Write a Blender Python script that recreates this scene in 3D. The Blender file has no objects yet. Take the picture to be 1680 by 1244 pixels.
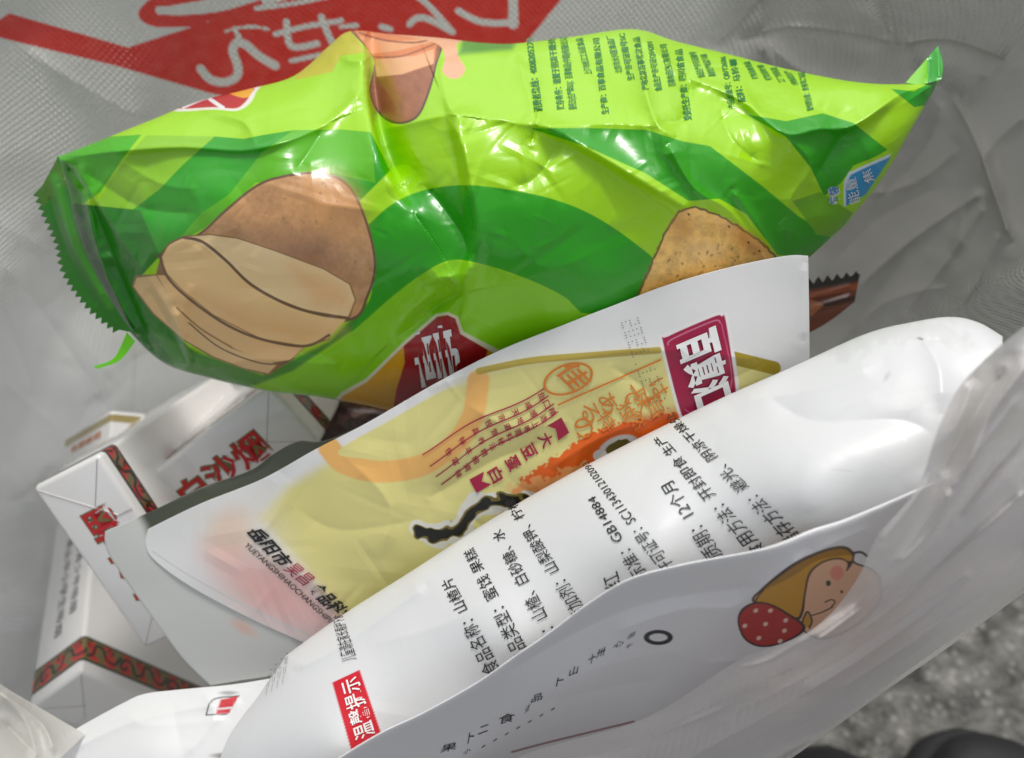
import bpy, bmesh, math
import numpy as np
from mathutils import Matrix, Vector

# ------------------------------------------------------------------ camera
W, H = 1680.0, 1244.0
F = 1680 * 28 / 36.0
PITCH = math.radians(58)
CAM = np.array([0.0, 0.0, 0.45])
RIGHT = np.array([1.0, 0, 0])
AX = np.array([0, math.cos(PITCH), -math.sin(PITCH)])
UP = np.array([0, math.sin(PITCH), math.cos(PITCH)])
sc = bpy.context.scene
COL = sc.collection
cam = bpy.data.cameras.new('camera')
cam.lens, cam.sensor_width, cam.sensor_fit = 28, 36, 'HORIZONTAL'
cam.clip_start, cam.clip_end = 0.005, 200
cam.dof.use_dof, cam.dof.focus_distance, cam.dof.aperture_fstop = True, 0.188, 11
camo = bpy.data.objects.new('camera', cam)
COL.objects.link(camo)
camo.location = CAM
camo.rotation_euler = (math.pi / 2 - PITCH, 0, 0)
sc.camera = camo

# ------------------------------------------------------------------ sky, sun, exposure
SUN_EL, SUN_AZ = math.radians(60), math.radians(8)      # azimuth from +y (beyond the bag) towards +x
w = bpy.data.worlds.new('World')
sc.world = w
w.use_nodes = True
nt = w.node_tree
bg = nt.nodes['Background']
sky = nt.nodes.new('ShaderNodeTexSky')
sky.sky_type, sky.sun_disc = 'NISHITA', False
sky.sun_elevation, sky.sun_rotation = SUN_EL, SUN_AZ
sky.air_density, sky.dust_density = 1.0, 3.0
hs = nt.nodes.new('ShaderNodeHueSaturation')
hs.inputs['Saturation'].default_value = 0.22
nt.links.new(sky.outputs[0], hs.inputs['Color'])
nt.links.new(hs.outputs[0], bg.inputs['Color'])
bg.inputs['Strength'].default_value = 0.14
sun = bpy.data.lights.new('sun', 'SUN')
sun.energy, sun.angle, sun.color = 1.25, math.radians(11), (1, 0.97, 0.92)
suno = bpy.data.objects.new('sun', sun)
COL.objects.link(suno)
sd = Vector((math.sin(SUN_AZ) * math.cos(SUN_EL), math.cos(SUN_AZ) * math.cos(SUN_EL), math.sin(SUN_EL)))
suno.rotation_euler = sd.to_track_quat('Z', 'Y').to_euler()
suno.location = (0.3, 0.8, 2)
sc.view_settings.view_transform = 'Standard'
sc.view_settings.look = 'None'
sc.view_settings.exposure = 0.13
sc.view_settings.gamma = 1
sc.cycles.max_bounces = 10
sc.cycles.transparent_max_bounces = 16
sc.cycles.use_denoising = True

# ------------------------------------------------------------------ helpers: numbers
def P(px, py, d):
    px, py, d = np.broadcast_arrays(np.asarray(px, float), np.asarray(py, float), np.asarray(d, float))
    return CAM + d[..., None] * (AX + ((px - W / 2) / F)[..., None] * RIGHT - ((py - H / 2) / F)[..., None] * UP)

def lin(c):
    c = np.asarray(c, float) / 255.0
    return np.where(c <= 0.04045, c / 12.92, ((c + 0.055) / 1.055) ** 2.4)

def poly_smooth(pts, n=8, closed=False):
    p = np.asarray(pts, float)
    k = len(p)
    out = []
    for i in range(k if closed else k - 1):
        g = (lambda j: p[j % k]) if closed else (lambda j: p[min(max(j, 0), k - 1)])
        a, b, c, d = g(i - 1), g(i), g(i + 1), g(i + 2)
        t = np.linspace(0, 1, n, endpoint=False)[:, None]
        out.append(0.5 * ((2 * b) + (c - a) * t + (2 * a - 5 * b + 4 * c - d) * t ** 2 + (3 * b - 3 * c + d - a) * t ** 3))
    out = np.concatenate(out)
    return out if closed else np.vstack([out, p[-1]])

def line_dist(x, y, pts):
    best = np.full(x.shape, 1e9)
    p = np.asarray(pts, float)
    for (x0, y0), (x1, y1) in zip(p[:-1], p[1:]):
        dx, dy = x1 - x0, y1 - y0
        t = np.clip(((x - x0) * dx + (y - y0) * dy) / (dx * dx + dy * dy + 1e-12), 0, 1)
        best = np.minimum(best, (x - x0 - t * dx) ** 2 + (y - y0 - t * dy) ** 2)
    return np.sqrt(best)

def inside(x, y, pts):
    p = np.asarray(pts, float)
    r = np.zeros(x.shape, bool)
    q = np.roll(p, 1, 0)
    for (x0, y0), (x1, y1) in zip(p, q):
        c = (y0 > y) != (y1 > y)
        xi = x0 + (x1 - x0) * (y - y0) / ((y1 - y0) if y1 != y0 else 1e-9)
        r ^= c & (x < xi)
    return r

def sdist(x, y, pts):
    p = np.asarray(pts, float)
    d = line_dist(x, y, np.vstack([p, p[:1]]))
    return np.where(inside(x, y, p), d, -d)

class TPS:
    def __init__(self, pts, smooth=0.0):
        a = np.asarray(pts, float)
        self.p = a[:, :2] / 1000
        n = len(a)
        r = np.linalg.norm(self.p[:, None] - self.p[None], axis=2)
        K = np.where(r > 0, r * r * np.log(r + 1e-12), 0) + np.eye(n) * smooth
        Q = np.hstack([np.ones((n, 1)), self.p])
        A = np.zeros((n + 3, n + 3))
        A[:n, :n], A[:n, n:], A[n:, :n] = K, Q, Q.T
        self.w = np.linalg.solve(A, np.r_[a[:, 2], 0, 0, 0])
    def __call__(self, x, y):
        x, y = np.asarray(x, float) / 1000, np.asarray(y, float) / 1000
        n = len(self.p)
        o = self.w[n] + self.w[n + 1] * x + self.w[n + 2] * y
        for i in range(n):
            r2 = (x - self.p[i, 0]) ** 2 + (y - self.p[i, 1]) ** 2
            o = o + self.w[i] * 0.5 * r2 * np.log(r2 + 1e-18)
        return o

def vnoise(x, y, seed):
    """smooth value noise 0..1"""
    rng = np.random.default_rng(seed)
    T = rng.random((64, 64))
    an = 0.6 + seed * 0.37
    x, y = x * math.cos(an) - y * math.sin(an) + 31.7, x * math.sin(an) + y * math.cos(an) + 17.3
    xi, yi = np.floor(x).astype(int), np.floor(y).astype(int)
    fx, fy = x - xi, y - yi
    fx, fy = fx ** 3 * (fx * (fx * 6 - 15) + 10), fy ** 3 * (fy * (fy * 6 - 15) + 10)
    g = lambda a, b: T[a % 64, b % 64]
    return (g(xi, yi) * (1 - fx) + g(xi + 1, yi) * fx) * (1 - fy) + (g(xi, yi + 1) * (1 - fx) + g(xi + 1, yi + 1) * fx) * fy

def facets(x, y, seed, n, rad, box):
    """crumple: short sharp folds scattered in the box, each a ridge with flat flanks"""
    rng = np.random.default_rng(seed)
    o = np.zeros(x.shape)
    for i in range(n):
        cx, cy = rng.uniform(box[0], box[2]), rng.uniform(box[1], box[3])
        a, L, wd = rng.uniform(0, math.pi), rad * rng.uniform(0.5, 1.6), rad * rng.uniform(0.12, 0.4)
        u = (x - cx) * math.cos(a) + (y - cy) * math.sin(a)
        v = -(x - cx) * math.sin(a) + (y - cy) * math.cos(a)
        m = np.clip(1 - np.abs(v) / wd, 0, 1) * np.clip(1 - (u / L) ** 2, 0, 1)
        o += m * wd * rng.choice([-1, 1], p=[0.45, 0.55]) * rng.uniform(0.3, 1)
    return o / rad

class Surf:
    """depth of a sheet as a function of where it stands; creases are (points, height in m, half width, kind)"""
    def __init__(self, pts, creases=(), outline=None, rnd=0.0, rw=60, noise=(), smooth=0.0):
        self.t, self.cr, self.ol, self.rnd, self.rw, self.noise = TPS(pts, smooth), creases, outline, rnd, rw, noise
    def __call__(self, x, y):
        d = self.t(x, y)
        for pts, h, wd, *side in self.cr:
            p = poly_smooth(pts, 5) if len(pts) > 2 else np.asarray(pts, float)
            b = wd * 8
            m = (x > p[:, 0].min() - b) & (x < p[:, 0].max() + b) & (y > p[:, 1].min() - b) & (y < p[:, 1].max() + b)
            if not m.any():
                continue
            r = line_dist(x[m], y[m], p)
            ends = np.minimum(np.hypot(x[m] - p[0, 0], y[m] - p[0, 1]), np.hypot(x[m] - p[-1, 0], y[m] - p[-1, 1]))
            fade = 0.25 + 0.75 * np.clip(ends / (wd * 1.5), 0, 1)
            if side:
                sg = np.zeros(r.shape)
                bst = np.full(r.shape, 1e9)
                for (x0, y0), (x1, y1) in zip(p[:-1], p[1:]):
                    dx, dy = x1 - x0, y1 - y0
                    t = np.clip(((x[m] - x0) * dx + (y[m] - y0) * dy) / (dx * dx + dy * dy + 1e-12), 0, 1)
                    q = (x[m] - x0 - t * dx) ** 2 + (y[m] - y0 - t * dy) ** 2
                    k = q < bst - 1e-9
                    bst[k] = q[k]
                    sg[k] = np.sign(dx * (y[m] - y0) - dy * (x[m] - x0))[k]
                tz = np.clip(ends / 110, 0, 1)
                d[m] -= h * tz * sg * np.tanh(r / 8) * np.exp(-r / wd) * side[0]
                continue
            d[m] -= h * fade * (np.exp(-np.sqrt(r * r + 4) / wd) if wd < 60 else np.exp(-(r / wd) ** 2))
        for f in self.noise:
            d = d + f(x, y)
        if self.ol is not None and self.rnd:
            e = np.clip(sdist(x, y, self.ol) / self.rw, 0, 1)
            d = d + self.rnd * (1 - np.sqrt(1 - (1 - e) ** 2))
        return d

def resample(pts, n):
    p = poly_smooth(pts, 12) if len(pts) > 2 else np.asarray(pts, float)
    s = np.r_[0, np.cumsum(np.linalg.norm(np.diff(p, axis=0), axis=1))]
    t = np.linspace(0, s[-1], n)
    return np.stack([np.interp(t, s, p[:, 0]), np.interp(t, s, p[:, 1])], 1)

def coons(top, right, bottom, left, nu, nv):
    """top and bottom run left to right, left and right run top to bottom"""
    T, B, L, R = resample(top, nu), resample(bottom, nu), resample(left, nv), resample(right, nv)
    u = np.linspace(0, 1, nu)[:, None, None]
    v = np.linspace(0, 1, nv)[None, :, None]
    return ((1 - v) * T[:, None] + v * B[:, None] + (1 - u) * L[None] + u * R[None]
            - ((1 - u) * (1 - v) * T[0] + u * (1 - v) * T[-1] + (1 - u) * v * B[0] + u * v * B[-1]))

def paint(x, y, base, layers):
    c = np.empty(x.shape + (3,))
    c[:] = lin(base)
    for L in layers:
        kind, pts, col = L[0], L[1], L[2]
        opt = L[3] if len(L) > 3 else {}
        fe = opt.get('feather', 0.8)
        if kind == 'poly':
            p = poly_smooth(pts, 6, True) if opt.get('smooth') else np.asarray(pts, float)
            b = fe + opt.get('rough', 0) + 2
        elif kind == 'line':
            p = poly_smooth(pts, 8) if len(pts) > 2 else np.asarray(pts, float)
            b = opt['w'] + fe + opt.get('rough', 0) + 2
        else:
            cx, cy, rx, ry, an = pts
            p = np.array([[cx - rx - ry, cy - rx - ry], [cx + rx + ry, cy + rx + ry]])
            b = fe
        m = (x > p[:, 0].min() - b) & (x < p[:, 0].max() + b) & (y > p[:, 1].min() - b) & (y < p[:, 1].max() + b)
        if not m.any():
            continue
        X, Y = x[m], y[m]
        if kind == 'poly':
            s = sdist(X, Y, p)
        elif kind == 'line':
            s = opt['w'] / 2 - line_dist(X, Y, p)
        else:
            ca, sa = math.cos(an), math.sin(an)
            U, V = ((X - cx) * ca + (Y - cy) * sa) / rx, (-(X - cx) * sa + (Y - cy) * ca) / ry
            s = (1 - np.hypot(U, V)) * min(rx, ry)
        if opt.get('rough'):
            q = opt.get('rs', 7)
            s = s + (vnoise(X / q, Y / q, 5) - 0.5) * 2 * opt['rough']
        a = np.clip(s / fe * 0.5 + 0.5, 0, 1)
        a = (a * a * (3 - 2 * a) * opt.get('a', 1.0))[:, None]
        k = lin(col)[None]
        if opt.get('mottle'):
            q = opt.get('ms', 14)
            k = k * (1 + opt['mottle'] * (vnoise(X / q, Y / q, 11) * 0.6 + vnoise(X / q * 3, Y / q * 3, 12) * 0.4 - 0.5) * 2)[:, None]
        c[m] = c[m] * (1 - a) + k * a
    return c

# ------------------------------------------------------------------ helpers: materials
def principled(name, color=None, rough=0.4, coat=0.0, coat_rough=0.1, spec=0.5, bump=0.0, bscale=300.0, attr=False, metallic=0.0, mottle=0.0):
    m = bpy.data.materials.new(name)
    m.use_nodes = True
    n, l = m.node_tree.nodes, m.node_tree.links
    b = n['Principled BSDF']
    b.inputs['Roughness'].default_value = rough
    b.inputs['Coat Weight'].default_value = coat
    b.inputs['Coat Roughness'].default_value = coat_rough
    b.inputs['Specular IOR Level'].default_value = spec
    b.inputs['Metallic'].default_value = metallic
    tc = n.new('ShaderNodeTexCoord')
    if attr:
        a = n.new('ShaderNodeAttribute')
        a.attribute_name = 'col'
        csock = a.outputs['Color']
    else:
        rgb = n.new('ShaderNodeRGB')
        rgb.outputs[0].default_value = (*lin(color), 1)
        csock = rgb.outputs[0]
    if mottle:
        nz = n.new('ShaderNodeTexNoise')
        nz.inputs['Scale'].default_value = 90
        nz.inputs['Detail'].default_value = 5
        l.new(tc.outputs['Object'], nz.inputs['Vector'])
        mr = n.new('ShaderNodeMapRange')
        mr.inputs['To Min'].default_value, mr.inputs['To Max'].default_value = 1 - mottle, 1 + mottle
        l.new(nz.outputs['Fac'], mr.inputs['Value'])
        mx = n.new('ShaderNodeVectorMath')
        mx.operation = 'SCALE'
        l.new(csock, mx.inputs[0])
        l.new(mr.outputs[0], mx.inputs['Scale'])
        csock = mx.outputs[0]
    l.new(csock, b.inputs['Base Color'])
    if bump:
        nz = n.new('ShaderNodeTexNoise')
        nz.inputs['Scale'].default_value = bscale
        nz.inputs['Detail'].default_value = 4
        l.new(tc.outputs['Object'], nz.inputs['Vector'])
        bp = n.new('ShaderNodeBump')
        bp.inputs['Strength'].default_value = 1
        bp.inputs['Distance'].default_value = bump
        l.new(nz.outputs['Fac'], bp.inputs['Height'])
        l.new(bp.outputs[0], b.inputs['Normal'])
        l.new(bp.outputs[0], b.inputs['Coat Normal'])
    return m

def film(name, transp, transl, rough=0.33, pitch=0.0016, dot=0.00016, stripes=False, attr=True, color=(205, 205, 200), wr=0.0006, clear=False):
    """milky plastic film: reflecting, letting light through, partly clear, with embossed dots"""
    m = bpy.data.materials.new(name)
    m.use_nodes = True
    n, l = m.node_tree.nodes, m.node_tree.links
    b, out = n['Principled BSDF'], n['Material Output']
    b.inputs['Roughness'].default_value = rough
    if attr:
        a = n.new('ShaderNodeAttribute')
        a.attribute_name = 'col'
        cs = a.outputs['Color']
    else:
        a = n.new('ShaderNodeRGB')
        a.outputs[0].default_value = (*lin(color), 1)
        cs = a.outputs[0]
    l.new(cs, b.inputs['Base Color'])
    tr = n.new('ShaderNodeBsdfTranslucent')
    l.new(cs, tr.inputs['Color'])
    tp = n.new('ShaderNodeBsdfTransparent')
    m1, m2 = n.new('ShaderNodeMixShader'), n.new('ShaderNodeMixShader')
    m1.inputs[0].default_value, m2.inputs[0].default_value = transl, transp
    l.new(b.outputs[0], m1.inputs[1])
    l.new(tr.outputs[0], m1.inputs[2])
    l.new(m1.outputs[0], m2.inputs[1])
    l.new(tp.outputs[0], m2.inputs[2])
    l.new(m2.outputs[0], out.inputs['Surface'])
    if clear:
        ca = n.new('ShaderNodeAttribute')
        ca.attribute_name = 'col'
        l.new(ca.outputs['Fac'], m2.inputs[0])
    uv = n.new('ShaderNodeUVMap')
    uv.uv_map = 'UVMap'
    mp = n.new('ShaderNodeMapping')
    mp.inputs['Rotation'].default_value = (0, 0, math.radians(45))
    mp.inputs['Scale'].default_value = (1 / pitch, 1 / pitch, 1)
    l.new(uv.outputs[0], mp.inputs[0])
    vo = n.new('ShaderNodeTexVoronoi')
    vo.voronoi_dimensions = '2D'
    vo.inputs['Scale'].default_value = 1
    vo.inputs['Randomness'].default_value = 0.06
    l.new(mp.outputs[0], vo.inputs['Vector'])
    mr = n.new('ShaderNodeMapRange')
    mr.inputs['From Min'].default_value, mr.inputs['From Max'].default_value = 0.5, 0.12
    l.new(vo.outputs['Distance'], mr.inputs['Value'])
    h = mr.outputs[0]
    if stripes:
        wv = n.new('ShaderNodeTexWave')
        wv.wave_type, wv.bands_direction = 'BANDS', 'X'
        mp2 = n.new('ShaderNodeMapping')
        mp2.inputs['Scale'].default_value = (130, 130, 1)
        mp2.inputs['Rotation'].default_value = (0, 0, math.radians(12))
        l.new(uv.outputs[0], mp2.inputs[0])
        l.new(mp2.outputs[0], wv.inputs['Vector'])
        wv.inputs['Distortion'].default_value = 0.6
        wv.inputs['Scale'].default_value = 1
        h = wv.outputs['Fac']
    bp = n.new('ShaderNodeBump')
    bp.inputs['Distance'].default_value = dot
    l.new(h, bp.inputs['Height'])
    nz = n.new('ShaderNodeTexNoise')
    nz.inputs['Scale'].default_value = 60
    nz.inputs['Detail'].default_value = 5
    tc = n.new('ShaderNodeTexCoord')
    l.new(tc.outputs['Object'], nz.inputs['Vector'])
    b2 = n.new('ShaderNodeBump')
    b2.inputs['Distance'].default_value = wr
    l.new(nz.outputs['Fac'], b2.inputs['Height'])
    l.new(bp.outputs[0], b2.inputs['Normal'])
    for s in (b, tr):
        l.new(b2.outputs[0], s.inputs['Normal'])
    return m

# ------------------------------------------------------------------ helpers: objects
def tag(o, label=None, cat=None, group=None, kind=None):
    for k, v in (('label', label), ('category', cat), ('group', group), ('kind', kind)):
        if v:
            o[k] = v
    return o

def thing(name, label, cat, loc, group=None):
    o = bpy.data.objects.new(name, None)
    o.empty_display_size = 0.01
    COL.objects.link(o)
    o.location = Vector(loc)
    return tag(o, label, cat, group)

def link(name, me, mat, parent=None):
    o = bpy.data.objects.new(name, me)
    COL.objects.link(o)
    if mat:
        me.materials.append(mat)
    if parent:
        o.parent = parent
        o.matrix_parent_inverse = Matrix.Translation(-parent.location)
    return o

def grid_mesh(name, V, closed_back=None, col=None, uv=None):
    nu, nv = V.shape[:2]
    idx = np.arange(nu * nv).reshape(nu, nv)
    q = np.stack([idx[:-1, :-1], idx[:-1, 1:], idx[1:, 1:], idx[1:, :-1]], -1).reshape(-1, 4)
    verts, faces = V.reshape(-1, 3), [q]
    if closed_back is not None:
        off = nu * nv
        verts = np.vstack([verts, closed_back.reshape(-1, 3)])
        faces.append(q[:, ::-1] + off)
        ring = np.r_[idx[:, 0], idx[-1, 1:], idx[-2::-1, -1], idx[0, -2:0:-1]]
        nx = np.roll(ring, -1)
        faces.append(np.stack([ring, nx, nx + off, ring + off], 1))
    fc = np.vstack(faces).astype(np.int32)
    me = bpy.data.meshes.new(name)
    me.vertices.add(len(verts))
    me.vertices.foreach_set('co', verts.astype(np.float32).ravel())
    me.loops.add(fc.size)
    me.loops.foreach_set('vertex_index', fc.ravel())
    me.polygons.add(len(fc))
    me.polygons.foreach_set('loop_start', np.arange(0, fc.size, 4, dtype=np.int32))
    me.polygons.foreach_set('use_smooth', np.ones(len(fc), bool))
    me.update()
    if col is not None:
        c = col.reshape(-1, 3)
        if closed_back is not None:
            c = np.vstack([c, c])
        a = me.attributes.new('col', 'FLOAT_COLOR', 'POINT')
        a.data.foreach_set('color', np.hstack([c, np.ones((len(c), 1))]).astype(np.float32).ravel())
    if uv is not None:
        u = uv.reshape(-1, 2)
        if closed_back is not None:
            u = np.vstack([u, u])
        l = me.uv_layers.new(name='UVMap')
        l.data.foreach_set('uv', u[fc.ravel()].astype(np.float32).ravel())
    return me

def arc_uv(V):
    u = np.zeros(V.shape[:2]); v = np.zeros(V.shape[:2])
    u[1:] = np.cumsum(np.linalg.norm(np.diff(V, axis=0), axis=2), axis=0)
    v[:, 1:] = np.cumsum(np.linalg.norm(np.diff(V, axis=1), axis=2), axis=1)
    return np.stack([u, v], -1)

def sheet(name, edges, surf, n, mat, parent, col=None, thick=None, tw=160, layers=(), base=None, taper=0.04):
    g = coons(*edges, *n)
    x, y = g[..., 0], g[..., 1]
    d = surf(x, y)
    V = P(x, y, d)
    back = None
    if thick:
        nu, nv = n
        u = np.linspace(0, 1, nu)[:, None]; v = np.linspace(0, 1, nv)[None]
        e = np.clip(np.minimum(np.minimum(u, 1 - u) * nu / nv, np.minimum(v, 1 - v)) * 2 * 1.0, 0, 1)
        back = P(x, y, d + 0.0003 + thick * np.sqrt(1 - (1 - e) ** 2))
    c = paint(x, y, base, layers) if base is not None else None
    return link(name, grid_mesh(name, V, back, c, arc_uv(P(x, y, surf.t(x, y)))), mat, parent)

class Print:
    """printing laid on a sheet: lettering shaped by the sheet it lies on"""
    def __init__(self, surf, eps=0.00035):
        self.s, self.e, self.v, self.f, self.px = surf, eps, [], [], []
    def text(self, body, A, B, up0, up1=None, k=0.0, bold=0.0, jit=0):
        v, f = glyphs(body, bold)
        if not len(v):
            return self
        x0, x1, y0, y1 = v[:, 0].min(), v[:, 0].max(), v[:, 1].min(), v[:, 1].max()
        t = (v[:, 0] - x0) / (x1 - x0)
        h = (v[:, 1] - y0) / (y1 - y0)
        t2 = t + k * t * (1 - t)
        A, B, up0 = np.array(A, float), np.array(B, float), np.array(up0, float)
        up1 = up0 if up1 is None else np.array(up1, float)
        p = A + (B - A) * t2[:, None] + (up0 + (up1 - up0) * t2[:, None]) * h[:, None]
        return self.shape(p, f)
    def shape(self, p, f):
        n = sum(len(a) for a in self.v)
        self.px.append(p)
        self.v.append(P(p[:, 0], p[:, 1], self.s(p[:, 0], p[:, 1]) - self.e))
        self.f += [tuple(i + n for i in q) for q in f]
        return self
    clip = None
    def build(self, name, mat, parent):
        if self.clip is not None:
            px = np.vstack(self.px)
            cut = np.interp(px[:, 0], self.clip[:, 0], self.clip[:, 1]) < px[:, 1]
            self.f = [q for q in self.f if not cut[list(q)].all()]
            used = np.unique(np.concatenate([np.array(q) for q in self.f]))
            new = {int(a): i for i, a in enumerate(used)}
            self.v = [np.vstack(self.v)[used]]
            self.f = [tuple(new[int(i)] for i in q) for q in self.f]
        me = bpy.data.meshes.new(name)
        me.from_pydata(np.vstack(self.v).tolist(), [], self.f)
        return link(name, me, mat, parent)

_gl = {}
def glyphs(body, bold=0.0):
    k = (body, bold)
    if k not in _gl:
        cu = bpy.data.curves.new('text', 'FONT')
        cu.body, cu.resolution_u, cu.offset = body, 3, bold
        o = bpy.data.objects.new('text', cu)
        COL.objects.link(o)
        bpy.context.view_layer.update()
        m = o.to_mesh()
        v = np.array([p.co[:2] for p in m.vertices]).reshape(-1, 2)
        f = [tuple(p.vertices) for p in m.polygons]
        o.to_mesh_clear()
        bpy.data.objects.remove(o)
        bpy.data.curves.remove(cu)
        _gl[k] = (v, f)
    return _gl[k]

# ------------------------------------------------------------------ materials
M = {}
M['chip_film'] = principled('glossy printed film', attr=True, rough=0.27, coat=0.2, coat_rough=0.06, bump=0.0001, bscale=260)
M['pouch_matt'] = principled('matt printed pouch film', attr=True, rough=0.36, bump=0.00008, bscale=220)
M['foil'] = principled('grey pouch lining', (84, 88, 76), rough=0.4, bump=0.0002, bscale=120)
M['green_ink'] = principled('green ink', (8, 122, 48), rough=0.3)
M['black_ink'] = principled('black ink', (32, 30, 32), rough=0.45)
M['grey_ink'] = principled('grey ink', (105, 105, 102), rough=0.45)
M['red_ink'] = principled('red ink', (205, 30, 40), rough=0.4)
M['crimson_ink'] = principled('crimson ink', (165, 25, 65), rough=0.4)
M['orange_ink'] = principled('orange ink', (215, 125, 40), rough=0.4)
M['white_ink'] = principled('white ink', (238, 238, 236), rough=0.35)
M['blue_ink'] = principled('blue ink', (60, 130, 190), rough=0.35)
M['gold_ink'] = principled('gold ink', (125, 118, 70), rough=0.35, metallic=0.2)
M['carton'] = principled('wrapped white card', (244, 242, 240), rough=0.35, coat=0.9, coat_rough=0.04, bump=0.00015, bscale=70)
M['carton_print'] = principled('printed card band', attr=True, rough=0.35, coat=0.9, coat_rough=0.04)
M['crease'] = principled('wrap fold', (196, 190, 184), rough=0.2, coat=0.6)
M['bag'] = film('embossed bag film', 0.10, 0.48, rough=0.24, dot=0.0004, wr=0.00025)
M['bag_front'] = film('milky bag film', 0.30, 0.40, attr=False, dot=0.00003, color=(226, 222, 220), clear=True, rough=0.24)
M['bag_fold'] = film('folded bag film', 0.12, 0.45, attr=False, color=(234, 232, 224), wr=0.0002, dot=0.00005)
exec_order = []

# ------------------------------------------------------------------ ground
def ground_material():
    m = bpy.data.materials.new('rough concrete')
    m.use_nodes = True
    n, l = m.node_tree.nodes, m.node_tree.links
    b = n['Principled BSDF']
    b.inputs['Roughness'].default_value = 0.8
    tc = n.new('ShaderNodeTexCoord')
    def nz(scale, det, ro=0.6):
        t = n.new('ShaderNodeTexNoise')
        t.inputs['Scale'].default_value, t.inputs['Detail'].default_value, t.inputs['Roughness'].default_value = scale, det, ro
        l.new(tc.outputs['Object'], t.inputs['Vector'])
        return t
    a, c = nz(70, 6), nz(260, 4)
    ra = n.new('ShaderNodeValToRGB')
    ra.color_ramp.elements[0].position, ra.color_ramp.elements[0].color = 0.32, (*lin((54, 54, 51)), 1)
    ra.color_ramp.elements[1].position, ra.color_ramp.elements[1].color = 0.7, (*lin((140, 138, 131)), 1)
    l.new(a.outputs['Fac'], ra.inputs[0])
    vo = n.new('ShaderNodeTexVoronoi')
    vo.inputs['Scale'].default_value = 150
    l.new(tc.outputs['Object'], vo.inputs['Vector'])
    rb = n.new('ShaderNodeValToRGB')
    rb.color_ramp.elements[0].position, rb.color_ramp.elements[0].color = 0.06, (*lin((215, 212, 200)), 1)
    rb.color_ramp.elements[1].position, rb.color_ramp.elements[1].color = 0.34, (0, 0, 0, 1)
    l.new(vo.outputs['Distance'], rb.inputs[0])
    mx = n.new('ShaderNodeMix')
    mx.data_type, mx.blend_type = 'RGBA', 'SCREEN'
    mx.inputs['Factor'].default_value = 0.3
    l.new(ra.outputs[0], mx.inputs[6])
    l.new(rb.outputs[0], mx.inputs[7])
    l.new(mx.outputs[2], b.inputs['Base Color'])
    bp = n.new('ShaderNodeBump')
    bp.inputs['Distance'].default_value = 0.003
    l.new(c.outputs['Fac'], bp.inputs['Height'])
    l.new(bp.outputs[0], b.inputs['Normal'])
    return m

me = bpy.data.meshes.new('ground')
me.from_pydata([(-60, -60, 0), (60, -60, 0), (60, 60, 0), (-60, 60, 0)], [], [(0, 1, 2, 3)])
g = link('ground', me, ground_material())
g['kind'] = 'structure'

# ------------------------------------------------------------------ plastic bag
bag = thing('plastic_bag', 'translucent white carrier bag with embossed dots and red print, holding all the snacks', 'plastic bag', P(900, 900, 0.4))
bag_pts = [(-300, -250, .20), (0, 0, .262), (400, 40, .27), (800, 0, .28), (1200, -20, .268), (1500, 0, .25), (1680, 0, .232), (2000, -250, .17),
           (700, -250, .245), (0, 300, .252), (200, 200, .275), (60, 500, .272), (0, 700, .262), (150, 600, .375), (300, 560, .375), (75, 760, .375), (0, 950, .288), (50, 1020, .325),
           (110, 900, .375), (-150, 950, .225), (-300, 500, .18), (-300, 1300, .2), (0, 1160, .285), (60, 1150, .31), (800, 250, .33), (1250, 60, .272), (1500, 290, .262), (1650, 300, .225),
           (1600, 480, .222), (1450, 420, .262), (1350, 520, .285), (1250, 640, .31), (2000, 500, .14), (1720, 620, .2), (800, 900, .42), (400, 900, .41), (1150, 900, .39), (1450, 900, .3),
           (300, 1200, .40), (900, 1350, .38), (2000, 1000, .2), (1700, 1000, .24), (1300, 1350, .35), (2000, 1400, .25), (100, 1350, .33)]
bag_cr = [([(20, 70), (150, 150), (250, 205)], .0025, 22), ([(-20, 400), (90, 540), (160, 645)], .006, 30), ([(160, 645), (115, 720)], .003, 14), ([(160, 645), (220, 590), (300, 560)], .003, 18),
          ([(-10, 480), (40, 600), (60, 690)], .004, 16), ([(0, 620), (90, 700)], -.003, 14), ([(1160, 85), (1210, 40), (1260, -20)], .004, 16), ([(1200, 70), (1290, 45), (1400, 55), (1475, 72)], .004, 14),
          ([(1475, 72), (1450, 20), (1440, -40)], .004, 16), ([(1475, 72), (1560, 65), (1660, 100)], .005, 12), ([(1555, 150), (1600, 230), (1660, 400)], .007, 16), ([(1555, 150), (1520, 240), (1440, 330)], -.004, 18),
          ([(1400, 480), (1500, 390), (1620, 310)], .005, 14), ([(1340, 600), (1450, 500), (1560, 470)], .004, 18), ([(1680, 60), (1600, 150)], -.004, 20), ([(1250, 60), (1320, 120), (1440, 150), (1560, 145)], -.004, 26), ([(1700, 180), (1620, 250), (1560, 420)], .004, 20), ([(1420, 320), (1500, 300), (1580, 240)], .003, 14), ([(1360, 440), (1440, 360), (1560, 300)], -.003, 24), ([(1500, 110), (1580, 160)], .003, 7),
          ([(0, 760), (70, 860), (60, 980)], -.004, 18), ([(10, 830), (60, 800), (90, 760)], .003, 10), ([(1250, 60), (1300, 180), (1400, 250)], -.003, 14),
          ([(1620, 330), (1560, 420), (1480, 520)], .004, 12), ([(1640, 380), (1600, 470), (1560, 520)], .003, 8)]
bag_noise = [lambda x, y: (vnoise(x / 130, y / 130, 3) - .5) * .006 * ((x < 220) | (x > 1250)),
             lambda x, y: -facets(x, y, 21, 70, 70, (-100, 330, 330, 1200)) * .006]
bag_s = Surf(bag_pts, bag_cr, noise=bag_noise)
RED, PALE = (228, 44, 28), (226, 227, 221)
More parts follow.
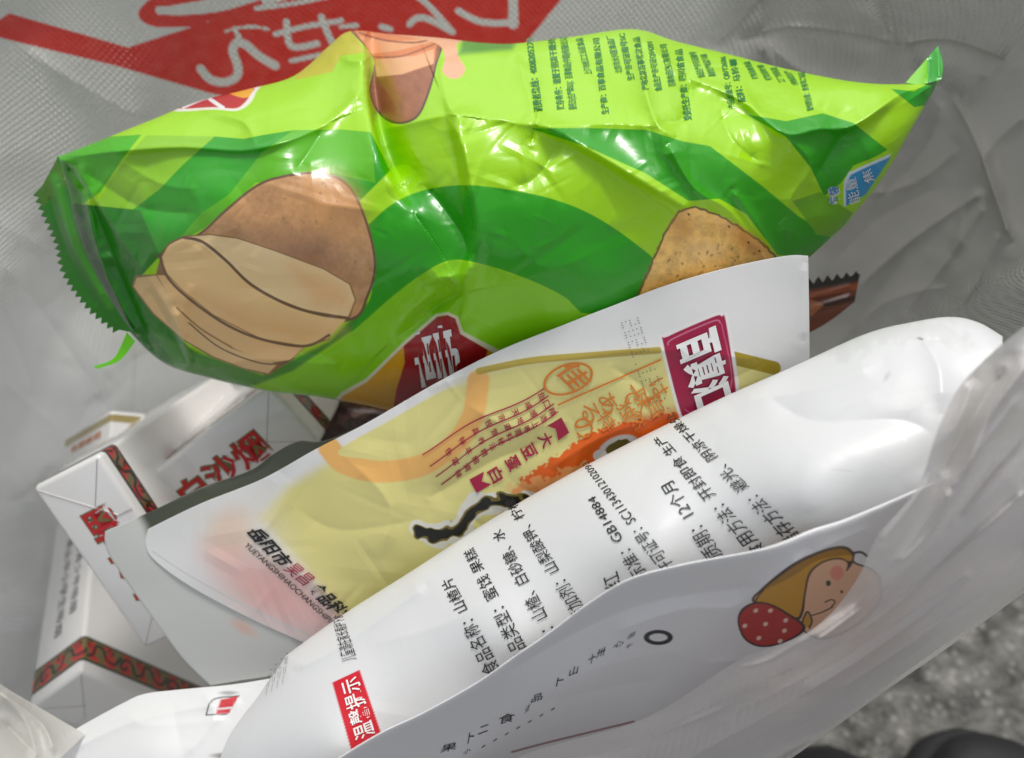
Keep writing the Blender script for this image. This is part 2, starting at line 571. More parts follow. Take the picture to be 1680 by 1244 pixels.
bag_layers = [
    ('poly', [(1130, -260), (1200, 60), (1290, 200), (1330, 420), (1250, 700), (1400, 1200), (2100, 1200), (2100, -260)], (190, 189, 184), dict(feather=45)),  # right wall: dimmer light put into the film colour as a darker tone
    ('poly', [(-310, 330), (40, 330), (110, 480), (200, 600), (330, 560), (420, 900), (300, 1410), (-310, 1410)], (242, 243, 240), dict(feather=40)),  # left wall: brighter light put into the film colour as a paler tone
    ('poly', [(-60, 15), (-20, 45), (15, 22), (210, 78), (360, 30), (470, 0), (560, -40), (960, -40), (920, 0), (860, 74), (800, 140), (600, 190), (420, 170), (345, 153), (190, 108), (0, 62), (-60, 48)], RED),
    ('line', [(330, -10), (262, 3), (243, 22), (262, 33), (310, 30), (420, 8)], RED, dict(w=22)), ('line', [(250, 8), (236, 24), (262, 36), (330, 34)], RED, dict(w=18)),
    ('line', [(262, 17), (300, 18), (360, 12), (420, -5)], PALE, dict(w=14)), ('line', [(420, 14), (480, 6), (540, -6)], PALE, dict(w=8)),
    ('line', [(329, 113), (345, 130), (368, 135), (388, 126), (390, 108), (382, 84), (388, 70), (404, 74), (425, 92), (452, 108)], PALE, dict(w=14)),
    ('line', [(385, 48), (394, 66)], PALE, dict(w=10, rough=2)), ('line', [(452, 56), (500, 44), (560, 34)], PALE, dict(w=9)), ('line', [(470, 36), (478, 76), (520, 72)], PALE, dict(w=11)),
    ('line', [(527, 28), (540, 60), (556, 88)], PALE, dict(w=11)), ('line', [(478, 100), (545, 86)], PALE, dict(w=8)), ('line', [(370, 52), (400, 44), (440, 48)], PALE, dict(w=5, rough=2)),
    ('line', [(672, 40), (684, 30), (704, 32), (742, 52)], PALE, dict(w=11)), ('line', [(684, -6), (704, 10), (742, 52)], PALE, dict(w=10)), ('line', [(626, 44), (640, 48)], PALE, dict(w=10)),
    ('line', [(752, 18), (790, 36), (846, 38)], PALE, dict(w=11)), ('line', [(842, -8), (842, 40)], PALE, dict(w=16)), ('line', [(560, 44), (585, 42)], PALE, dict(w=8)),
]
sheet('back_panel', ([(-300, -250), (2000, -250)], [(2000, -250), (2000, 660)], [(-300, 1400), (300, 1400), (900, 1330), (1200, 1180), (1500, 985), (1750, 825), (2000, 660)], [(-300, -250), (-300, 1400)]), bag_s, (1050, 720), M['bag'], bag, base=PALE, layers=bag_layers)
front_pts = [(-100, 1560, .19), (420, 1440, .19), (200, 1760, .215), (800, 1560, .213), (780, 1290, .187), (860, 1238, .176), (1060, 1178, .166), (1210, 1080, .158), (1330, 1035, .153), (1400, 960, .149), (1505, 800, .141), (1595, 610, .136), (1700, 520, .133), (1760, 480, .132),
             (1210, 1300, .205), (1299, 1244, .203), (1451, 1135, .199), (1690, 966, .191), (1780, 905, .186), (1330, 1130, .17), (1500, 960, .158), (1640, 760, .139), (1680, 640, .135), (1080, 1240, .182), (1640, 900, .158), (1480, 1060, .18)]
front_cr = [([(1330, 1060), (1460, 960), (1560, 830), (1620, 690), (1690, 590)], .0055, 13), ([(1400, 1010), (1520, 900), (1640, 740)], -.005, 14), ([(1260, 1120), (1450, 1010), (1690, 800)], .005, 14), ([(1540, 780), (1600, 680), (1650, 600)], -.004, 14), ([(1180, 1180), (1380, 1080), (1600, 930)], -.004, 14), ([(980, 1240), (1120, 1190), (1260, 1130)], .003, 12), ([(1470, 930), (1530, 870), (1560, 800)], .004, 9), ([(1500, 1050), (1620, 970), (1690, 900)], .003, 10),
            ([(1060, 1190), (1250, 1090), (1420, 980), (1560, 800), (1680, 640)], .0035, 20), ([(1000, 1240), (1200, 1140), (1400, 1040), (1680, 800)], -.003, 22), ([(1100, 1262), (1400, 1090), (1690, 880)], .003, 16),
            ([(1440, 900), (1540, 760), (1600, 620)], .003, 14), ([(1200, 1100), (1330, 1060), (1460, 960)], .002, 10), ([(1560, 860), (1690, 700)], -.003, 16), ([(1380, 1130), (1690, 930)], .002, 8)]
front_s = Surf(front_pts, front_cr, noise=[lambda x, y: (vnoise((x + y * 1.2) / 60, (x - y) / 400, 8) - .5) * .002,
                lambda x, y: np.sin((x * .95 + y * .25) * 2 * math.pi / 12) * .0003 * np.clip(1 - line_dist(x, y, [(1080, 1250), (1290, 1120)]) / 70, 0, 1)])
sheet('front_panel', ([(-100, 1560), (420, 1440), (780, 1290), (860, 1238), (1060, 1178), (1210, 1085), (1330, 1035), (1400, 960), (1440, 880), (1505, 800), (1545, 690), (1595, 610), (1700, 520), (1760, 480)], [(1760, 480), (1780, 895)],
                      [(200, 1760), (800, 1560), (1210, 1300), (1299, 1244), (1451, 1135), (1559, 1060), (1690, 966), (1780, 905)], [(-100, 1560), (200, 1760)]), front_s, (560, 200), M['bag_front'], bag, base=(40, 40, 40), layers=[('line', [(860, 1238), (1060, 1178), (1210, 1085), (1330, 1035), (1400, 960), (1440, 880), (1490, 815)], (205, 205, 205), dict(w=60, feather=90, a=.9)), ('line', [(1210, 1300), (1299, 1244), (1451, 1135), (1559, 1060), (1690, 966)], (8, 8, 8), dict(w=60, feather=30))])
outer_s = Surf([(200, 1760, .2152), (800, 1560, .2132), (200, 1450, .36), (1210, 1300, .2052), (1451, 1135, .1992), (1780, 905, .1862), (900, 1300, .36), (1200, 1100, .36), (1500, 900, .33), (1200, 1200, .28), (1500, 1010, .27)])
sheet('outer_wall', ([(200, 1760), (800, 1560), (1210, 1300), (1299, 1244), (1451, 1135), (1559, 1060), (1690, 966), (1780, 905)], [(1780, 905), (1500, 900)], [(200, 1450), (900, 1300), (1200, 1100), (1500, 900)], [(200, 1760), (200, 1450)]), outer_s, (80, 40), M['bag_front'], bag, base=(20, 20, 20))
fold_s = Surf([(-80, 1060, .20), (0, 1122, .21), (60, 1158, .216), (125, 1195, .217), (-80, 1340, .19), (40, 1270, .2), (100, 1240, .21)],
              [([(0, 1135), (70, 1190), (90, 1240)], .003, 10), ([(0, 1180), (60, 1240)], -.003, 12), ([(-40, 1100), (40, 1180), (60, 1250)], .002, 8)])
sheet('folded_rim', ([(-80, 1060), (0, 1122), (60, 1158), (140, 1205)], [(140, 1205), (80, 1262)], [(-80, 1340), (0, 1290), (80, 1262)], [(-80, 1060), (-80, 1340)]), fold_s, (120, 90), M['bag_fold'], bag)

# ------------------------------------------------------------------ cigarette cartons
CARTON = 1.08e-3
def cartonpose(x, s):
    r = Vector(x[:3])
    R = Matrix.Rotation(r.length, 3, r.normalized())
    B = Matrix(((RIGHT[0], -UP[0], AX[0]), (RIGHT[1], -UP[1], AX[1]), (RIGHT[2], -UP[2], AX[2])))
    t = np.array(x[3:]) * s
    loc = CAM + RIGHT * t[0] - UP * t[1] + AX * t[2]
    return Matrix.Translation(loc) @ (B @ R).to_4x4()

def band_colors(u, v, v0, v1, plain):
    """pattern of a trim band; u along the edge and v across it, both in mm"""
    if plain:
        return paint(u, v, (176, 158, 98), [('line', [(-10, v0 + .3), (300, v0 + .3)], (150, 132, 80), dict(w=.5, feather=.1))])
    L = []
    h = (v1 - v0)
    for k in range(-1, 11):
        o = k * 20.0
        q = lambda pts: [(o + a * 1.33, v0 + h * b) for a, b in pts]
        red = (200, 40, 36)
        L += [('poly', q([(0.5, .2), (3, .12), (4.2, .4), (3.2, .62), (4.4, .85), (1.8, .88), (1.2, .6)]), red, dict(feather=.15, smooth=1)),
              ('poly', q([(5.4, .15), (8.6, .2), (8.2, .5), (10, .72), (7.6, .85), (6.2, .6), (6.6, .4)]), red, dict(feather=.15, smooth=1)),
              ('poly', q([(10.6, .2), (13.6, .12), (14.4, .45), (12.8, .55), (13.4, .86), (11, .85), (11.4, .5)]), red, dict(feather=.15, smooth=1)),
              ('line', q([(-1, .7), (1, .32), (3.4, .4), (4.6, .74), (6.6, .74), (7.4, .36), (9.6, .26), (10.6, .62), (12.6, .72), (14, .4), (13, .26), (12.2, .42)]), (22, 24, 22), dict(w=1.0, feather=.15)),
              ('line', q([(2.2, .6), (1.4, .76), (2.6, .84), (3.2, .68)]), (22, 24, 22), dict(w=.6, feather=.12)), ('line', q([(8.2, .62), (9, .8), (8, .86)]), (22, 24, 22), dict(w=.6, feather=.12))]
    for a in (v0 + .35, v1 - .35):
        L.append(('line', [(-20, a), (320, a)], (20, 20, 18), dict(w=.8, feather=.1)))
    return paint(u, v, (118, 104, 58), L)

def make_carton(x, s, label, band, plain=False, scale=1.0, length=88):
    root = bpy.data.objects.new('cigarette_carton', None)
    root.empty_display_size = 0.01
    COL.objects.link(root)
    tag(root, label, 'cigarette packet', 'white cigarette cartons in the bag')
    root.matrix_world = cartonpose(x, s * scale)
    k = CARTON / 1.08 * s * scale
    boxes = []
    def sub(name, me, mat):
        o = bpy.data.objects.new(name, me)
        COL.objects.link(o)
        me.materials.append(mat)
        o.parent = boxes[0] if boxes and name != 'trim_band' else root
        boxes.append(o)
        return o
    bm = bmesh.new()
    bmesh.ops.create_cube(bm, size=1)
    for v in bm.verts:
        v.co = Vector(((v.co.x + .5) * 55, (v.co.y + .5) * 22, (v.co.z - .5) * length))
    bmesh.ops.bevel(bm, geom=list(bm.edges), offset=1.5, segments=4, profile=.5, affect='EDGES')
    for v in bm.verts:
        v.co *= k
    for f in bm.faces:
        f.smooth = True
    me = bpy.data.meshes.new('box')
    bm.to_mesh(me)
    bm.free()
    try:
        me.set_sharp_from_angle(angle=math.radians(50))
    except Exception:
        pass
    sub('box', me, M['carton'])
    # trim band wrapping the four long faces
    r, e = 1.5, 0.12
    ring, per = [], 0
    cs = [(55 - r, r, -90), (55 - r, 22 - r, 0), (r, 22 - r, 90), (r, r, 180)]
    for cx, cy, a0 in cs:
        for j in range(7):
            a = math.radians(a0 + 90 * j / 6)
            ring.append((cx + (r + e) * math.cos(a), cy + (r + e) * math.sin(a)))
    ring = np.array(ring + ring[:1])
    seg = np.r_[0, np.cumsum(np.linalg.norm(np.diff(ring, axis=0), axis=1))]
    t = np.unique(np.r_[np.linspace(0, seg[-1], 700), seg])
    xs, ys = np.interp(t, seg, ring[:, 0]), np.interp(t, seg, ring[:, 1])
    v0, v1 = band
    vs = np.linspace(v0, v1, 48)
    V = np.stack([np.repeat(xs[:, None], 48, 1), np.repeat(ys[:, None], 48, 1), np.repeat(-vs[None], len(t), 0)], -1) * k
    c = band_colors(np.repeat(t[:, None], 48, 1), np.repeat(vs[None], len(t), 0), v0, v1, plain)
    sub('trim_band', grid_mesh('trim_band', V, None, c), M['carton_print'])
    # folds of the clear wrap on the end
    if not plain:
        bm = bmesh.new()
        for a, b in (((1, 1), (17, 17)), ((54, 1), (38, 17)), ((1, 21), (13, 12)), ((54, 21), (42, 12)), ((17, 17), (17, 21.5)), ((38, 17), (38, 21.5))):
            a, b = np.array(a, float), np.array(b, float)
            n = np.array([-(b - a)[1], (b - a)[0]]) / np.linalg.norm(b - a) * .16
            q = [bm.verts.new(((a + n)[0] * k, (a + n)[1] * k, .02 * k)), bm.verts.new(((b + n)[0] * k, (b + n)[1] * k, .02 * k)), bm.verts.new((b[0] * k, b[1] * k, .22 * k)),
                 bm.verts.new((a[0] * k, a[1] * k, .22 * k)), bm.verts.new(((a - n * .3)[0] * k, (a - n * .3)[1] * k, .02 * k)), bm.verts.new(((b - n * .3)[0] * k, (b - n * .3)[1] * k, .02 * k))]
            bm.faces.new((q[0], q[1], q[2], q[3]))
            bm.faces.new((q[3], q[2], q[5], q[4]))
        me = bpy.data.meshes.new('wrap_fold')
        bm.to_mesh(me)
        bm.free()
        sub('wrap_fold', me, M['crease'])
    def text(name, body, org, right, up, wdt, hgt, mat, bold=0.0, e=.15, k2=k):
        v, f = glyphs(body, bold)
        x0, x1, y0, y1 = v[:, 0].min(), v[:, 0].max(), v[:, 1].min(), v[:, 1].max()
        org, right, up = np.array(org, float), np.array(right, float), np.array(up, float)
        nrm = np.cross(right, up)
        p = org + (((v[:, 0] - x0) / (x1 - x0)) * wdt)[:, None] * right + (((v[:, 1] - y0) / (y1 - y0)) * hgt)[:, None] * up + nrm * e
        me = bpy.data.meshes.new(name)
        me.from_pydata((p * k2).tolist(), [], f)
        sub(name, me, mat)
    return root, text

S = 1.08
fa, ta = make_carton([2.8754, 1.7749, 0.192, -0.1293, 0.0293, 0.2142], S, 'white cigarette carton at far left, its red characters half covered by the grey pouch corner', (3.0, 8.5))
fb, tb = make_carton([1.009, 3.0329, 0.5385, -0.0678, 0.0016, 0.2222], S, 'white cigarette carton just under the green chip bag, red characters along its end face', (7.5, 14.5))
fd, td = make_carton([-1.0983, 2.2489, 0.5159, -0.1075, 0.1232, 0.2841], S, 'white cigarette carton standing at the lower left, red patterned band round its foot', (4.5, 14.0))
fc, tcx = make_carton([-0.7357, 2.3042, -2.9332, -0.1595, 0.0164, 0.3622], S, 'white cigarette carton with a plain gold stripe, mostly hidden behind the others', (1.8, 5.0), plain=True, scale=.8, length=30)
for t in (ta, tb):
    t('printed_text', '白沙烟', (44.5, 16.6, 0), (-1, 0, 0), (0, -1, 0), 32, 10, M['gold_ink'], .055, .1)
    t('printed_text', '白沙烟', (44.1, 16.2, 0), (-1, 0, 0), (0, -1, 0), 31.2, 9.2, M['red_ink'], .016, .2)
ta('printed_text', '尽早戒烟', (20, 22, -30), (0, 0, -1), (1, 0, 0), 26, 4.5, M['grey_ink'])
td('printed_text', '劝阻青少年吸烟', (55, 8, -68), (0, 0, 1), (0, -1, 0), 40, 3.2, M['grey_ink'])
td('printed_text', '禁止中小学生吸烟', (55, 14, -68), (0, 0, 1), (0, -1, 0), 46, 3.4, M['grey_ink'])
tcx('printed_text', '芙蓉香烟', (46, 22, -10), (-1, 0, 0), (0, 0, 1), 36, 3.2, M['orange_ink'], .01)

# ------------------------------------------------------------------ brown wrappers
M['brown_film'] = principled('brown sweet wrapper', attr=True, rough=0.25, coat=0.5, bump=0.0003, bscale=150)
br = thing('snack_wrapper', 'brown snack wrapper with a zigzag dark edge, tucked behind the grey pouch', 'wrapper', P(1350, 520, .25))
bs = Surf([(1180, 480, .236), (1330, 452, .238), (1412, 442, .24), (1400, 500, .241), (1330, 560, .242), (1180, 600, .24), (1250, 520, .233)],
          [([(1320, 492 + i * 9), (1400, 468 + i * 9)], .0012 * (-1) ** i, 5) for i in range(4)])
zig = []
for i in range(29):
    xx = 1180 + 232 * i / 28
    zig.append((xx, 478 - (xx - 1180) * .15 + (4 if i % 2 else -5)))
gz = coons([(1180, 478), (1412, 443)], [(1412, 443), (1402, 496)], [(1180, 600), (1330, 545), (1402, 496)], [(1180, 478), (1180, 600)], 225, 60)
u = np.linspace(0, 1, 225)
tri = np.abs(((u * 15) % 1) - .5) * 2
gz[:, :, 1] += (tri * 11)[:, None] * np.clip(1 - np.linspace(0, 1, 60) * 8, 0, 1)[None]
cbr = paint(gz[..., 0], gz[..., 1], (120, 60, 28), [('poly', [(1160, 440), (1440, 400), (1425, 458), (1160, 505)], (38, 30, 22)), ('line', [(1200, 508), (1420, 468)], (165, 80, 35), dict(w=10)),
            ('line', [(1200, 535), (1420, 485)], (70, 32, 18), dict(w=8)), ('poly', [(1326, 490), (1352, 500), (1330, 520)], (190, 110, 70))])
dz = bs(gz[..., 0], gz[..., 1])
link('body', grid_mesh('body', P(gz[..., 0], gz[..., 1], dz), P(gz[..., 0], gz[..., 1], dz + .0003 + .012 * np.clip(np.linspace(0, 1, 60) * 2.2 - .5, 0, 1)[None] * np.sin(np.linspace(0, math.pi, 225))[:, None]), cbr), M['brown_film'], br)
dk = thing('snack_wrapper', 'dark brown snack wrapper deep in the gap below the green chip bag', 'wrapper', P(580, 690, .30))
ds = Surf([(500, 600, .285), (680, 620, .28), (690, 760, .29), (500, 780, .295), (590, 690, .275)], [([(560, 700), (600, 680), (650, 690)], .003, 8), ([(570, 670), (600, 720)], .003, 8)])
sheet('body', ([(500, 600), (680, 620)], [(680, 620), (690, 760)], [(500, 780), (690, 760)], [(500, 600), (500, 780)]), ds, (80, 70), M['brown_film'], dk, thick=.012, base=(70, 45, 36),
      layers=[('line', [(560, 690), (620, 670), (660, 690)], (120, 84, 74), dict(w=14, rough=5))])

# ------------------------------------------------------------------ green chip bag
chip = thing('chip_bag', 'lime green crumpled chip bag printed with potato slices, lying across the top of the bag', 'chip bag', P(800, 640, .23))
chip_edges = ([(92, 258), (160, 232), (250, 196), (320, 168), (400, 148), (470, 130), (505, 108), (540, 75), (575, 51), (640, 56), (720, 62), (790, 70), (850, 71), (940, 60), (1040, 48), (1110, 68), (1200, 90), (1290, 113), (1400, 134), (1480, 138), (1542, 131)],
              [(1542, 131), (1500, 205), (1450, 290), (1395, 360), (1370, 385), (1325, 425)],
              [(215, 548), (260, 590), (310, 612), (430, 640), (520, 651), (600, 665), (740, 690), (950, 660), (1150, 570), (1325, 425)],
              [(92, 258), (112, 320), (128, 390), (165, 470), (215, 548)])
chip_ol = np.vstack([resample(chip_edges[0], 80), resample(chip_edges[1], 30)[1:], resample(chip_edges[2], 80)[::-1][1:], resample(chip_edges[3], 30)[::-1][1:-1]])
chip_pts = [(92, 258, .212), (215, 548, .222), (1542, 131, .204), (1325, 425, .212), (320, 168, .212), (470, 130, .215), (575, 51, .222), (800, 68, .214), (1040, 48, .212), (1300, 112, .211),
            (250, 245, .203), (450, 225, .193), (615, 180, .199), (770, 200, .188), (880, 205, .186), (1080, 212, .185), (1290, 215, .190), (1420, 208, .196), (300, 400, .196), (500, 350, .186), (640, 330, .189),
            (770, 380, .184), (1000, 330, .183), (1200, 330, .188), (1350, 300, .199), (310, 612, .225), (450, 590, .21), (600, 665, .222), (750, 480, .192), (740, 600, .208), (740, 690, .228), (950, 660, .216), (950, 480, .1915),
            (1150, 570, .212), (1150, 440, .1928), (700, 110, .207), (950, 120, .201), (1200, 150, .2), (130, 330, .214), (170, 470, .22)]
chip_cr = [([(607, 40), (606, 110), (612, 160), (630, 240), (660, 300)], -.010, 20), ([(607, 0), (605, 60), (606, 110), (611, 160), (624, 230), (650, 300), (680, 350)], .010, 30, 1), ([(722, 150), (752, 230), (768, 310), (778, 380), (762, 450), (757, 500), (752, 560)], .0035, 34, -1),
           ([(800, 196), (880, 207), (960, 245), (1060, 305), (1160, 360)], .0022, 24, -1), ([(1127, 120), (1215, 165), (1285, 220), (1345, 213), (1400, 208), (1500, 150)], .002, 20, -1), ([(640, 560), (700, 500), (757, 482)], .003, 26, -1), ([(105, 255), (200, 249), (300, 243), (420, 246), (535, 203)], .002, 22, -1), ([(556, 95), (590, 100), (612, 92)], .003, 10), ([(575, 55), (600, 80), (606, 130)], .004, 12),
           ([(100, 258), (200, 249), (300, 243), (420, 246), (535, 203), (600, 140)], .0035, 16), ([(420, 246), (400, 200), (325, 180)], .0018, 12), ([(535, 203), (500, 260), (480, 285)], -.0018, 16),
           ([(730, 185), (758, 240), (768, 310), (778, 380), (762, 450), (757, 500), (755, 545)], .0045, 20), ([(690, 300), (720, 330), (760, 390), (775, 440)], -.003, 16),
           ([(620, 215), (740, 188), (812, 195), (880, 207), (1000, 203), (1085, 208)], .003, 18), ([(880, 207), (960, 245), (1060, 305), (1140, 350)], .003, 14), ([(880, 207), (850, 90)], .002, 12),
           ([(870, 90), (886, 150), (880, 207), (870, 240)], -.002, 9), ([(1040, 50), (1052, 120), (1076, 200), (1110, 226)], .004, 16), ([(1076, 200), (1120, 195), (1135, 130)], -.0025, 12),
           ([(1095, 235), (1140, 310), (1200, 350), (1265, 440)], .003, 12), ([(1127, 125), (1215, 165), (1285, 220), (1345, 213), (1400, 208), (1480, 152), (1535, 140)], .004, 14),
           ([(1285, 220), (1330, 270), (1295, 330), (1290, 400)], .003, 15), ([(1200, 310), (1250, 380), (1275, 430)], .0025, 9), ([(1180, 175), (1200, 230), (1250, 270)], -.002, 14), ([(1390, 210), (1330, 300)], -.003, 18),
           ([(105, 262), (150, 330), (205, 470), (260, 590)], -.004, 14), ([(120, 270), (190, 380), (260, 480), (320, 590)], .003, 14), ([(135, 275), (230, 340), (330, 350)], -.002, 16),
           ([(140, 305), (165, 420), (225, 560)], .003, 9), ([(285, 500), (300, 560), (315, 605)], .003, 12), ([(240, 470), (280, 540), (310, 600)], -.003, 10), ([(690, 470), (735, 455), (757, 482)], .005, 22),
           ([(700, 515), (757, 482), (748, 530)], -.004, 14), ([(640, 560), (700, 520), (720, 470)], -.002, 20), ([(500, 330), (640, 350)], .0015, 30), ([(830, 380), (900, 440), (1000, 400)], .001, 30),
           ([(720, 100), (735, 170), (770, 215)], .002, 14), ([(930, 215), (880, 290), (830, 310)], -.0015, 14), ([(960, 110), (1000, 200)], -.0012, 18), ([(330, 610), (420, 590), (560, 600)], .003, 18),
           ([(1300, 120), (1330, 170), (1400, 205)], -.0015, 16), ([(1050, 60), (1110, 120), (1127, 125)], .002, 10), ([(180, 250), (260, 300), (330, 310)], .0012, 12)]
chip_noise = [lambda x, y: -facets(x, y, 5, 170, 65, (120, 60, 1500, 650)) * .0016, lambda x, y: -facets(x, y, 9, 60, 40, (680, 60, 1450, 330)) * .0018,
              lambda x, y: -facets(x, y, 15, 40, 40, (90, 260, 330, 620)) * .0022, lambda x, y: (vnoise(x / 90, y / 90, 2) - .5) * .0025, lambda x, y: -facets(x, y, 77, 260, 26, (100, 60, 1500, 660)) * .0006]
chip_s = Surf(chip_pts, chip_cr, chip_ol, .006, 45, chip_noise)
LIME, DG, MG, LG = (162, 220, 0), (38, 162, 0), (92, 184, 0), (136, 208, 0)
SL, TAN, BRN, LN = (255, 222, 164), (242, 198, 136), (204, 154, 104), (126, 94, 66)
_r = np.random.default_rng(8)
SPECKS = [('ellipse', (a, b, _r.uniform(1, 2.6), _r.uniform(.8, 2), _r.uniform(0, 3)), (140, 92, 58), dict(feather=1.4, a=.55)) for a, b in zip(_r.normal(530, 38, 26), _r.normal(365, 42, 26)) if not (b > 400 and a < 540) and b > 300 and a < 596] + \
         [('ellipse', (a, b, _r.uniform(1, 4), _r.uniform(.8, 2.4), _r.uniform(0, 3)), (150, 96, 40), dict(feather=1.2, a=.65)) for a, b in zip(_r.normal(1165, 50, 46), _r.normal(420, 30, 46)) if b > 352 + abs(a - 1140) * .55] + \
         [('ellipse', (a, b, 2.4, 1.6, .7), (70, 44, 20), dict(feather=.8)) for a, b in ((1130, 352), (1196, 372), (1228, 398), (1246, 412))]
